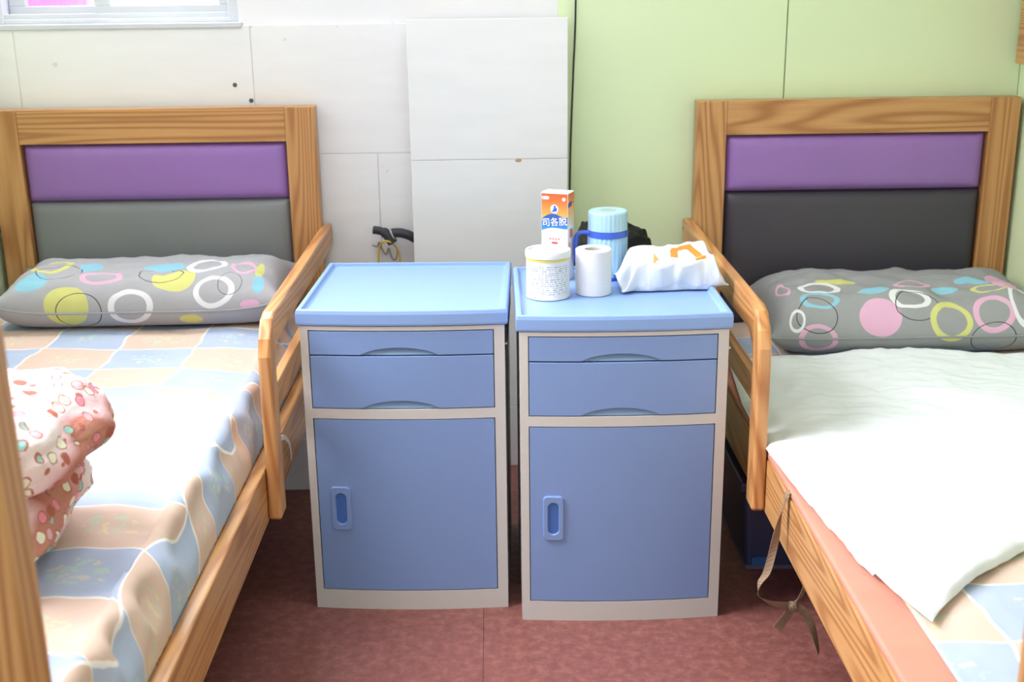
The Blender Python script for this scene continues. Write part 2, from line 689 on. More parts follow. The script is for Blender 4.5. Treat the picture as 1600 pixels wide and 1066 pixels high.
wpart('window_sill', (WX0, WX1 + 0.012, 3.612, 3.70, WZ0 - 0.004, WZ0 + 0.012), M['alu'])
wpart('frame_bottom', (WX0, WX1, 3.65, 3.78, WZ0 + 0.012, WZ0 + 0.026), M['alu'])
for y in (3.655, 3.69, 3.725):
    wpart('track', (WX0, WX1 - 0.03, y, y + 0.008, WZ0 + 0.026, WZ0 + 0.040), M['alu'], 0.001)
wpart('frame_jamb', (WX1 - 0.032, WX1, 3.645, 3.78, WZ0 + 0.012, WZ1), M['alu'])
wpart('frame_jamb', (WX0, WX0 + 0.032, 3.645, 3.78, WZ0 + 0.012, WZ1), M['alu'])
wpart('frame_head', (WX0, WX1, 3.645, 3.78, WZ1 - 0.03, WZ1), M['alu'])
for (a, b, y) in ((-1.16, WX1 - 0.033, 3.664), (WX0 + 0.033, -1.10, 3.700)):
    wpart('sash_rail', (a, b, y, y + 0.026, WZ0 + 0.030, WZ0 + 0.062), M['alu'])
    wpart('sash_rail', (a, b, y, y + 0.026, WZ1 - 0.075, WZ1 - 0.032), M['alu'])
    wpart('sash_stile', (a, a + 0.05, y, y + 0.026, WZ0 + 0.062, WZ1 - 0.075), M['alu'])
    wpart('sash_stile', (b - 0.028, b, y, y + 0.026, WZ0 + 0.062, WZ1 - 0.075), M['alu'])
    wpart('pane', (a + 0.05, b - 0.028, y + 0.010, y + 0.014, WZ0 + 0.062, WZ1 - 0.075), M['glass'], 0)
fill_win = struct(empty('fill_window', (XL - 0.1, 0.5 * (LY0 + LY1), LZ0)), 'added unseen aluminium window in the wall beside the left bed')  # invented side window, out of view, lets extra light onto the beds
hy, hz = 0.5 * (LY1 - LY0), LZ1 - LZ0
for b in ((-0.03, 0.03, -hy, hy, 0, 0.04), (-0.03, 0.03, -hy, hy, hz - 0.04, hz), (-0.03, 0.03, -hy, -hy + 0.04, 0.04, hz - 0.04), (-0.03, 0.03, hy - 0.04, hy, 0.04, hz - 0.04), (-0.02, 0.02, -0.03, 0.03, 0.04, hz - 0.04)):
    box('window_frame', b, M['alu'], fill_win, 0.002, 1)
for s in (-1, 1):
    box('pane', (-0.003, 0.003, min(s * 0.03, s * (hy - 0.04)), max(s * 0.03, s * (hy - 0.04)), 0.04, hz - 0.04), M['glass'], fill_win)


# pink curtain hanging outside the left sash
def curtain(u, v):
    x = -1.45 + 0.27 * u
    y = 3.775 + 0.012 * math.sin(u * 34) + 0.004 * math.sin(u * 75 + 2)
    return (x, y, 1.392 + 0.92 * v), (u, v)


k = NT('pink_curtain_cloth', 0.9, 0.1)
tl = k.n('ShaderNodeBsdfTranslucent')
tl.inputs['Color'].default_value = rgb(240, 170, 215)
mx = k.n('ShaderNodeMixShader')
mx.inputs[0].default_value = 0.6
k.color(k.mix(k.noise(k.coord(), 12.0), rgb(242, 196, 226), rgb(248, 214, 236)))
k.t.links.new(k.b.outputs[0], mx.inputs[1])
k.t.links.new(tl.outputs[0], mx.inputs[2])
k.t.links.new(mx.outputs[0], [n for n in k.t.nodes if n.type == 'OUTPUT_MATERIAL'][0].inputs[0])
cu = grid_obj('curtain', 80, 6, curtain, k.m, thick=0.001)
tag(cu, 'sheer pink curtain behind the left end of the window', 'curtain')

# black cable down the edge of the green panel
pts = [(0.250, 3.606, 1.42), (0.252, 3.608, 2.0), (0.255, 3.607, 2.64)]
pts = [(0.236, 3.604, 0.02), (0.233, 3.606, 0.6), (0.235, 3.606, 0.95), (0.243, 3.607, 1.2)] + pts
cb = from_bm('wall_cable', tube_bm(smooth_path(pts, 5), 0.0028, 8), M['black'], smooth=True)
tag(cb, 'thin black cable running up the green wall beside the pipe boxing', 'cable')

# wooden board on the right wall, only its edge in view
wbd = box('wall_board', (XR - 0.03, XR - 0.001, 2.75, 3.585, 1.222, 1.50), WOOD[1], None, 0.004)
tag(wbd, 'brown wooden board on the green right wall, cut by the frame', 'board')


# ------------------------------------------------------------------ beds
def pad_bm(x0, x1, z0, z1, yf, depth, bulge):
    """upholstered pad facing -y with rounded, bulging face"""
    bm = bmesh.new()
    nx, nz = 40, 16
    g = []
    w, h = x1 - x0, z1 - z0
    R = 0.028

    def prof(d):
        d = max(0.0, d)
        if d >= R:
            return 1.0
        return math.sqrt(max(0.0, 1 - (1 - d / R) ** 2))

    def samp(n):
        a = [0, 0.006, 0.02, 0.045, 0.08]
        b = [0.08 + (0.84) * i / (n - 8) for i in range(1, n - 8)]
        return a + b + [1 - t for t in a[::-1]]
    us = samp(nx)
    vs = [0, 0.02, 0.05, 0.09, 0.14] + [0.14 + 0.72 * i / 8 for i in range(1, 8)] + [0.86, 0.91, 0.95, 0.98, 1]
    for v in vs:
        row = []
        for u in us:
            d = min(u * w, (1 - u) * w)
            e = min(v * h, (1 - v) * h)
            hh = min(prof(d), prof(e))
            b = bulge * (1 - (2 * u - 1) ** 4) * (1 - (2 * v - 1) ** 4)
            row.append(bm.verts.new((x0 + u * w, yf + depth - (depth - bulge) * hh - b, z0 + v * h)))
        g.append(row)
    for a, b in zip(g, g[1:]):
        for i in range(len(us) - 1):
            bm.faces.new((a[i], a[i + 1], b[i + 1], b[i]))
    return bm


BW = 0.955           # bed width over the posts
HY0, HY1 = 3.545, 3.605   # headboard front and back
FY0, FY1 = 1.15, 1.225    # footboard near and far face


def make_bed(name, edge, s, label, pad2, guard_label):
    """edge = x of the side facing the aisle, s = direction away from the aisle"""
    root = tag(empty(name, (edge, 2.4, 0)), label, 'bed', 'pine beds')
    X = lambda t: s * t
    Yl = lambda y: y - 2.4
    PW = 0.088

    def bx(nm, t0, t1, y0, y1, z0, z1, axis, bev=0.004, par=root):
        return box(nm, (X(t0), X(t1), Yl(y0), Yl(y1), z0, z1), WOOD[axis], par, bev, 2)

    # head end
    bx('head_post', 0.0, PW, HY0, HY1, 0, 1.128, 2)
    bx('head_post', BW - PW, BW, HY0, HY1, 0, 1.128, 2)
    bx('head_top_rail', PW, BW - PW, HY0 + 0.002, HY1 - 0.002, 1.028, 1.128, 0, 0.002)
    bx('head_backing', PW, BW - PW, HY1 - 0.022, HY1 - 0.008, 0.32, 1.028, 0, 0).data.materials[0] = M['dark']  # backing coloured dark to stand for shade in the seam between the pads
    a, b = sorted((X(PW), X(BW - PW)))
    for nm, z0, z1, mt in (('upper_pad', 0.8545, 1.0285, M['purple']), ('lower_pad', 0.40, 0.8590, pad2)):
        o = from_bm(nm, pad_bm(a, b, z0, z1, Yl(HY0) - 0.002, 0.045, 0.008), mt, root, smooth=True)
        o['label'] = 'purple leatherette headboard cushion' if nm == 'upper_pad' else ('grey' if pad2 is M['grey_pad'] else 'black') + ' leatherette headboard cushion'
    # foot end
    bx('foot_post', 0.0, PW, FY0, FY1, 0, 1.14, 2, 0.012)
    bx('foot_post', BW - PW, BW, FY0, FY1, 0, 1.14, 2, 0.012)
    bx('foot_top_rail', PW, BW - PW, FY0 + 0.01, FY1 - 0.01, 1.04, 1.14, 0, 0.004)
    bx('foot_panel', PW, BW - PW, FY0 + 0.028, FY1 - 0.028, 0.40, 1.04, 0, 0)
    bx('foot_bottom_rail', PW, BW - PW, FY0 + 0.01, FY1 - 0.01, 0.28, 0.40, 0, 0.004)
    # long sides
    bx('side_rail', 0.004, 0.034, FY1, HY0, 0.30, 0.430, 1, 0.005)
    bx('side_rail', BW - 0.034, BW - 0.004, FY1, HY0, 0.30, 0.430, 1, 0.005)
    n = 11
    for i in range(n):
        y = FY1 + 0.05 + (HY0 - FY1 - 0.19) * i / (n - 1)
        bx('slat', 0.035, BW - 0.035, y, y + 0.09, 0.412, 0.4298, 0, 0.002)
    # bent wooden guard at the head of the aisle side
    g = empty('guard', (0, 0, 0))
    bpy.data.objects.remove(g)
    th0, th1 = -0.026, 0.003
    outer = [(3.602, 0.772), (2.585, 0.772), (2.552, 0.764), (2.515, 0.728), (2.500, 0.690), (2.492, 0.312), (2.500, 0.304), (2.556, 0.304), (2.562, 0.312), (2.562, 0.640), (2.572, 0.672), (2.596, 0.694), (2.63, 0.703), (3.602, 0.703)]
    bm = bmesh.new()
    va = [bm.verts.new((X(th0), Yl(y), z)) for y, z in outer]
    vb = [bm.verts.new((X(th1), Yl(y), z)) for y, z in outer]
    bm.faces.new(va)
    bm.faces.new(vb[::-1])
    for i in range(len(outer)):
        j = (i + 1) % len(outer)
        bm.faces.new((va[i], vb[i], vb[j], va[j]))
    gd = bevel_mod(from_bm('guard_rail', bm, guard_wood, root), 0.006, 2, 50)
    bx('guard_bar', -0.022, 0.0, 2.555, 3.60, 0.545, 0.607, 1, 0.004, root)
    o = from_bm('bolt', lathe_bm([(0.006, 0), (0.006, 0.002), (0.003, 0.003)], 12), M['steel'], gd, (X(th0), Yl(3.585), 0.745))
    o.rotation_euler[1] = math.pi / 2 * (-s)
    return root


guard_wood = wood('pine_guard', 1, (214, 150, 82), (172, 98, 38))


def two_grain():
    """bent laminated pine: the grain follows the bar along and the leg down"""
    k = NT('pine_bent_guard', 0.34, 0.5)
    co = k.coord()
    sp = k.n('ShaderNodeSeparateXYZ')
    k.put(sp.inputs[0], co)

    def grain(sc):
        v = k.mapping(co, scale=sc)
        n1 = k.noise(v, 9.0, 1.0, 0.4)
        r = k.math('MULTIPLY_ADD', k.math('SINE', k.math('MULTIPLY', n1, 110.0)), 0.5, 0.5)
        return k.math('POWER', r, 1.8)
    ga, gb = grain((1, 0.06, 1)), grain((1, 1, 0.06))
    leg = k.math('LESS_THAN', k.math('ADD', sp.outputs[1], k.math('MULTIPLY', sp.outputs[2], 0.0)), 0.165)
    gm = k.n('ShaderNodeMix', data_type='FLOAT')
    k.put(gm.inputs[0], leg)
    k.put(gm.inputs[2], ga)
    k.put(gm.inputs[3], gb)
    return k.color(k.mix(k.math('MULTIPLY', gm.outputs[0], 0.75), rgb(204, 150, 96), rgb(162, 100, 52)))


guard_wood = two_grain()
bedL = make_bed('bed', -0.517, -1, 'pine bed with purple and grey padded headboard below the window', M['grey_pad'], '')
bedR = make_bed('bed', 0.605, 1, 'pine bed with purple and black padded headboard against the green wall', M['black_pad'], '')


def mattress(name, x0, x1, z0, z1, bev, label):
    o = box(name, (x0, x1, 1.24, 3.535, z0, z1), M['mattress'], None, bev, 4)
    for p in o.data.polygons:
        p.use_smooth = True
    return tag(o, label, 'mattress')


mattress('mattress', -1.435, -0.615, 0.4303, 0.528, 0.022, 'thick mattress under the patchwork sheet on the left bed')
mattress('mattress', 0.6105, 1.553, 0.4303, 0.448, 0.007, 'thin tan mattress whose bare edge shows along the right bed rail')


# patchwork sheet on the left bed: flat top, then hanging in folds inside the rail
def sheet_left(u, v):
    y = 1.245 + (3.525 - 1.245) * v
    L = 0.86 + 0.185
    s = u * L            # arc length from the far side
    uvx = -s
    ridge = 0.840 + 0.010 * fbm(y * 3.0, 1.3) - 0.02 * smooth01((y - 2.6) / 0.7)
    n_top = 0.010 * fbm(s * 2.2 + 5, y * 2.6, 0.4) + 0.0035 * fbm(s * 5, y * 14, 1.7, 4)
    x = -1.447 + min(s, ridge)
    z = 0.558 + n_top
    if s > ridge:
        t = s - ridge
        a = min(t / 0.045, 1.0) * math.radians(78)
        ta = min(t, 0.045)
        x += math.sin(a) / max(a, 1e-6) * ta if a > 0 else 0
        z -= (1 - math.cos(a)) / max(a, 1e-6) * ta if a > 0 else 0
        if t > 0.045:
            x += (t - 0.045) * math.cos(math.radians(78))
            z -= (t - 0.045) * math.sin(math.radians(78))
        k = smooth01(t / 0.09)
        fold = math.sin(y * 30 + 3.0 * fbm(y * 2.4, 7.7)) * 0.5 + 0.7 * fbm(y * 9, t * 2, 3.1)
        x += 0.026 * k * fold
        z += 0.004 * k * fold
        q = smooth01((t - 0.06) / 0.07)
        x += (-0.5535 - x) * q
        x = min(x, -0.5535)
    else:
        k = smooth01((s - ridge + 0.10) / 0.10)
        fold = math.sin(y * 30 + 3.0 * fbm(y * 2.4, 7.7)) * 0.5 + 0.7 * fbm(y * 9, 0, 3.1)
        z += 0.009 * k * fold - 0.010 * k
    hk = smooth01((s - ridge + 0.02) / 0.09)
    return (x, y, z), (-1.455 + s + hk * 0.05 * math.sin(y * 15), y + 0.02 * fbm(s * 2, y * 2) + hk * (0.045 * math.sin(y * 30 + 3.0 * fbm(y * 2.4, 7.7)) + 0.35 * (s - ridge)))


shl = grid_obj('bed_sheet', 150, 300, sheet_left, M['patch'], thick=0.002)
tag(shl, 'blue and peach patchwork sheet spread over the left bed', 'sheet')


def sheet_right(u, v):
    y = 1.245 + (3.525 - 1.245) * v
    xe = 0.69 - 0.045 * smooth01((y - 2.3) / 0.6)
    x = xe + (1.53 - xe) * u
    d = x - xe
    z = 0.4515 + 0.008 * smooth01(d / 0.12) + 0.008 * fbm(x * 4, y * 4, 2.2) * smooth01(d / 0.15) + 0.003 * abs(fbm(x * 14, y * 10, 4.4))
    return (x, y, max(z, 0.4508)), (x, y)


shr = grid_obj('bed_sheet', 90, 200, sheet_right, M['patch'], thick=0.002)
tag(shr, 'blue and peach patchwork sheet peeking out under the white quilt', 'sheet')


# white quilt on the right bed, its foot corner lying askew
def quilt_edge(y):
    # aisle-side edge x as a function of y
    P = [(1.70, 0.706), (1.82, 0.672), (1.95, 0.648), (2.2, 0.626), (2.5, 0.604), (2.8, 0.612), (3.2, 0.650)]
    if y <= P[0][0]:
        return P[0][1]
    for (a, b), (c, d) in zip(P, P[1:]):
        if y <= c:
            t = (y - a) / (c - a)
            return b + (d - b) * t
    return P[-1][1]


def quilt_top(x, y, d):
    z = 0.484 + 0.012 * fbm(x * 2.3, y * 2.3, 9.1) + 0.006 * fbm(x * 6, y * 5, 3.3, 4)
    z += 0.007 * abs(fbm(x * 7 + y * 5, y * 13, 6.6, 4)) - 0.004 * abs(fbm(x * 15 - y * 7, y * 9 + x * 5, 1.6, 3))
    return z


def build_quilt():
    nu, nv = 110, 170
    T = 0.022
    bm = bmesh.new()
    top, bot = [], []
    for j in range(nv + 1):
        v = j / nv
        rt, rb = [], []
        for i in range(nu + 1):
            u = i / nu
            # foot edge runs diagonally
            y0 = 1.715 + 0.62 * u ** 0.9
            y1 = 3.135 - 0.015 * math.sin(u * 9)
            y = y0 + (y1 - y0) * v
            xe = quilt_edge(y)
            x = xe + (1.535 - xe) * u
            d = min((x - xe), (y - y0), (y1 - y))
            e = min(1.0, max(0.0, d / 0.035))
            rnd = math.sqrt(max(0.0, 1 - (1 - e) ** 2))
            z = quilt_top(x, y, d)
            # sag toward the aisle edge, where it lies on the rail
            k = 1 - smooth01((x - xe) / 0.16)
            z -= 0.016 * k
            zb = max(z - T * 1.0, 0.462 if x > 0.66 else 0.4495)
            zb = min(zb, z - 0.004)
            mid = zb + 0.006
            zt = mid + (max(z, zb + 0.012) - mid) * rnd
            rt.append(bm.verts.new((x, y, zt)))
            edge = i in (0, nu) or j in (0, nv)
            rb.append(rt[-1] if edge else bm.verts.new((x, y, zb)))
        top.append(rt)
        bot.append(rb)
    for j in range(nv):
        for i in range(nu):
            bm.faces.new((top[j][i], top[j][i + 1], top[j + 1][i + 1], top[j + 1][i]))
            q = (bot[j][i], bot[j + 1][i], bot[j + 1][i + 1], bot[j][i + 1])
            if len(set(q)) >= 3 and not all(a is b for a, b in zip(q, q)) is None:
                try:
                    bm.faces.new(q)
                except ValueError:
                    pass
    return from_bm('quilt', bm, M['white_cloth'], smooth=True)


qu = build_quilt()
tag(qu, 'plain white quilt spread over the right bed', 'quilt')


# ------------------------------------------------------------------ pillows
def pillow(name, cx, cy, zb, w, d, h, mat, seed, ears, lift=0.0, rz=0.0, dip=0.0):
    """stuffed pillow with pinched corners; uv is in metres across (u) and around front to back (v)"""
    nu, nv = 90, 56
    vs, uvs, fs = [], [], []

    def shape(u, v, side):
        px = (1 - abs(u) ** 9.0) ** 0.55
        py = (1 - abs(v) ** 3.4) ** 0.55
        pr = px * py
        # outline pulled in between the corners
        x = w / 2 * u * (1 - 0.05 * (1 - abs(v) ** 2.0) + 0.035 * (abs(u) * abs(v)) ** 8)
        y = d / 2 * v * (1 - 0.03 * (1 - u * u))
        c = (abs(u) * abs(v)) ** 6
        n = 0.010 * fbm(u * 2.4 + seed, v * 2.1, side) + 0.004 * fbm(u * 7 + seed, v * 6, side + 4)
        if side > 0:
            z = h * 0.34 + h * 0.66 * pr * (1 + dip * (u * u - 0.4)) + n * pr * 1.3
        else:
            z = h * 0.34 - h * 0.34 * min(1.0, pr * 1.5)
        z += ears * c * h + lift * (v * 0.5 + 0.5)
        return x, y, z
    for side in (1, -1):
        for j in range(nv + 1):
            v = -1 + 2 * j / nv
            v = math.copysign(1 - (1 - abs(v)) ** 1.5, v)
            for i in range(nu + 1):
                u = -1 + 2 * i / nu
                u = math.copysign(1 - (1 - abs(u)) ** 1.4, u)
                x, y, z = shape(u, v, side)
                vs.append((x, y, z))
    # v of the print = distance along the cloth on the middle line
    arc = [0.0]
    for j in range(nv):
        a = vs[j * (nu + 1) + nu // 2]
        b = vs[(j + 1) * (nu + 1) + nu // 2]
        arc.append(arc[-1] + math.hypot(b[1] - a[1], b[2] - a[2]))
    for side in (1, -1):
        for j in range(nv + 1):
            for i in range(nu + 1):
                x = vs[j * (nu + 1) + i][0]
                uvs.append((x, arc[j] if side > 0 else -arc[j] * 0.8))
    off = (nu + 1) * (nv + 1)
    for j in range(nv):
        for i in range(nu):
            a = j * (nu + 1) + i
            fs.append((a, a + 1, a + nu + 2, a + nu + 1))
            b = a + off
            fs.append((b, b + nu + 1, b + nu + 2, b + 1))
    me = bpy.data.meshes.new(name)
    me.from_pydata(vs, [], fs)
    ul = me.uv_layers.new(name='UVMap')
    for lp in me.loops:
        ul.data[lp.index].uv = uvs[lp.vertex_index]
    bm = bmesh.new()
    bm.from_mesh(me)
    bmesh.ops.remove_doubles(bm, verts=bm.verts, dist=0.0003)
    bmesh.ops.recalc_face_normals(bm, faces=bm.faces)
    bm.to_mesh(me)
    bm.free()
    return link(name, me, mat, None, (cx, cy, zb), rz, True)


def hem(o, w, d, h, ears, lift, mat):
    pts = []
    N = 60
    for side in range(4):
        for i in range(N):
            t = -1 + 2 * i / N
            u, v = ((t, -1), (1, t), (-t, 1), (-1, -t))[side]
            c = (abs(u) * abs(v)) ** 6
            x = w / 2 * u * (1 - 0.05 * (1 - abs(v) ** 2.0) + 0.035 * (abs(u) * abs(v)) ** 8)
            y = d / 2 * v * (1 - 0.03 * (1 - u * u))
            pts.append((x, y, h * 0.34 + ears * c * h + lift * (v * 0.5 + 0.5)))
    hm = from_bm('hem', tube_bm(pts, 0.0035, 6, True), mat, o, smooth=True)
    return hm


WHITE, YEL, PINK, CYAN, INK = rgb(222, 222, 227), rgb(204, 203, 128), rgb(216, 170, 198), rgb(138, 190, 210), rgb(60, 60, 66)
PRINT_L = [('ring', -0.272, 0.209, 0.061, 0.062, YEL), ('disc', -0.296, 0.104, 0.044, 0.043, CYAN), ('ring', -0.110, 0.122, 0.057, 0.033, PINK), ('disc', -0.190, 0.021, 0.061, 0.061, YEL), ('loop', -0.158, 0.006, 0.064, 0.054, INK), ('ring', -0.017, 0.015, 0.060, 0.052, WHITE), ('disc', -0.161, 0.206, 0.031, 0.047, CYAN), ('loop', -0.236, 0.158, 0.064, 0.041, INK), ('disc', 0.095, 0.108, 0.061, 0.049, YEL), ('loop', 0.055, 0.132, 0.063, 0.041, INK), ('ring', 0.171, 0.193, 0.061, 0.060, WHITE), ('disc', 0.049, 0.200, 0.057, 0.036, CYAN), ('ring', 0.210, 0.054, 0.057, 0.049, WHITE), ('loop', 0.251, 0.080, 0.033, 0.041, INK), ('ring', 0.279, 0.174, 0.038, 0.049, PINK), ('disc', 0.147, -0.026, 0.032, 0.016, YEL), ('disc', 0.324, 0.168, 0.012, 0.057, YEL), ('disc', 0.328, 0.085, 0.016, 0.041, CYAN), ('disc', 0.309, 0.011, 0.026, 0.014, PINK)]
PRINT_R = [('disc', -0.188, 0.246, 0.058, 0.020, YEL), ('ring', -0.245, 0.197, 0.059, 0.039, WHITE), ('ring', -0.259, 0.127, 0.057, 0.033, CYAN), ('ring', -0.275, -0.003, 0.053, 0.045, PINK), ('loop', -0.275, 0.073, 0.058, 0.061, INK), ('ring', -0.330, 0.060, 0.023, 0.042, WHITE), ('disc', -0.100, 0.061, 0.058, 0.057, PINK), ('ring', -0.008, 0.122, 0.059, 0.037, WHITE), ('loop', 0.006, 0.099, 0.062, 0.052, INK), ('ring', 0.094, 0.048, 0.059, 0.064, YEL), ('ring', 0.018, 0.198, 0.054, 0.021, PINK), ('disc', -0.100, 0.162, 0.047, 0.027, CYAN), ('ring', 0.216, 0.068, 0.058, 0.060, PINK), ('loop', 0.212, -0.008, 0.064, 0.050, INK), ('ring', 0.299, 0.099, 0.034, 0.078, WHITE), ('disc', 0.199, 0.214, 0.057, 0.020, CYAN), ('ring', 0.230, 0.166, 0.056, 0.023, YEL), ('disc', 0.105, 0.174, 0.037, 0.014, CYAN), ('ring', -0.337, 0.232, 0.015, 0.059, PINK), ('disc', 0.283, 0.226, 0.039, 0.074, PINK)]
pm_l = pillow_mat('pillow_print_light', rgb(170, 170, 176), PRINT_L)
pm_r = pillow_mat('pillow_print_dark', rgb(152, 154, 156), PRINT_R)
pl = pillow('pillow', -0.985, 3.355, 0.566, 0.80, 0.355, 0.138, pm_l, 1.2, 0.25, 0.014, math.radians(1.0), 0.10)
hem(pl, 0.80, 0.355, 0.138, 0.25, 0.014, plain('light_grey_hem', rgb(160, 160, 166), 0.9, 0.1, 0.05, 40))
tag(pl, 'grey ring and dot print pillow on the patchwork sheet', 'pillow', 'grey printed pillows')
pr = pillow('pillow', 1.165, 3.335, 0.462, 0.80, 0.40, 0.160, pm_r, 4.7, 0.05, 0.03, 0.0, 0.03)
hem(pr, 0.80, 0.40, 0.160, 0.05, 0.03, plain('grey_hem', rgb(142, 144, 146), 0.9, 0.1, 0.05, 40))
tag(pr, 'grey ring and dot print pillow above the white quilt', 'pillow', 'grey printed pillows')


# ------------------------------------------------------------------ folded plush quilt on the left bed
def lobe(name, cx, cy, cz, rx, ry, rz_, seed, parent):
    bm = bmesh.new()
    nu, nv = 64, 40
    rowsv = []
    sg = lambda c, p: math.copysign(abs(c) ** p, c)
    for j in range(nv + 1):
        ph = -math.pi / 2 + math.pi * j / nv
        row = []
        for i in range(nu):
            th = 2 * math.pi * i / nu
            x = rx * sg(math.cos(ph), 0.5) * sg(math.cos(th), 0.6)
            y = ry * sg(math.cos(ph), 0.5) * sg(math.sin(th), 0.6)
            z = rz_ * sg(math.sin(ph), 0.8)
            k = 1 + 0.12 * fbm(x * 7 + seed, y * 7, z * 9) + 0.05 * fbm(x * 20 + seed, y * 20, z * 26) - 0.05 * abs(fbm(x * 13, y * 13 + seed, z * 34))
            row.append(bm.verts.new((cx + x * k, cy + y * k, cz + z * min(k, 1.06))))
        rowsv.append(row)
    for a, b in zip(rowsv, rowsv[1:]):
        for i in range(nu):
            bm.faces.new((a[i], a[(i + 1) % nu], b[(i + 1) % nu], b[i]))
    bmesh.ops.remove_doubles(bm, verts=bm.verts, dist=0.0005)
    return from_bm(name, bm, M['floral'], parent, smooth=True)


fq = tag(empty('folded_quilt', (-0.925, 1.86, 0.572)), 'pink floral plush quilt folded up on the left bed', 'quilt')
lobe('lower_fold', 0.0, -0.02, 0.066, 0.205, 0.22, 0.070, 1.0, fq)
lobe('upper_fold', 0.02, 0.02, 0.186, 0.235, 0.20, 0.078, 5.0, fq)


# ------------------------------------------------------------------ bedside cabinets
CW, CD, BOW = 0.235, 0.465, 0.013


def bow(x):
    return -BOW * (1 - (x / 0.24) ** 2)


def bowed_plate(x0, x1, z0, z1, off, th, n=24, cut=None):
    """plate following the bowed front; cut(x) raises its lower edge"""
    bm = bmesh.new()
    colsv = []
    for i in range(n + 1):
        x = x0 + (x1 - x0) * i / n
        zb = z0 + (cut(x) if cut else 0)
        y = bow(x) + off
        colsv.append([bm.verts.new(p) for p in ((x, y, zb), (x, y, z1), (x, y + th, z1), (x, y + th, zb))])
    for a, b in zip(colsv, colsv[1:]):
        for i in range(4):
            bm.faces.new((a[i], b[i], b[(i + 1) % 4], a[(i + 1) % 4]))
    bm.faces.new(colsv[0])
    bm.faces.new(colsv[-1][::-1])
    return bm


def rrect(w, h, r, n=6):
    out = []
    for cx, cz, a0 in ((w / 2 - r, h / 2 - r, 0), (-w / 2 + r, h / 2 - r, 90), (-w / 2 + r, -h / 2 + r, 180), (w / 2 - r, -h / 2 + r, 270)):
        for i in range(n + 1):
            a = math.radians(a0 + 90 * i / n)
            out.append((cx + r * math.cos(a), cz + r * math.sin(a)))
    return out


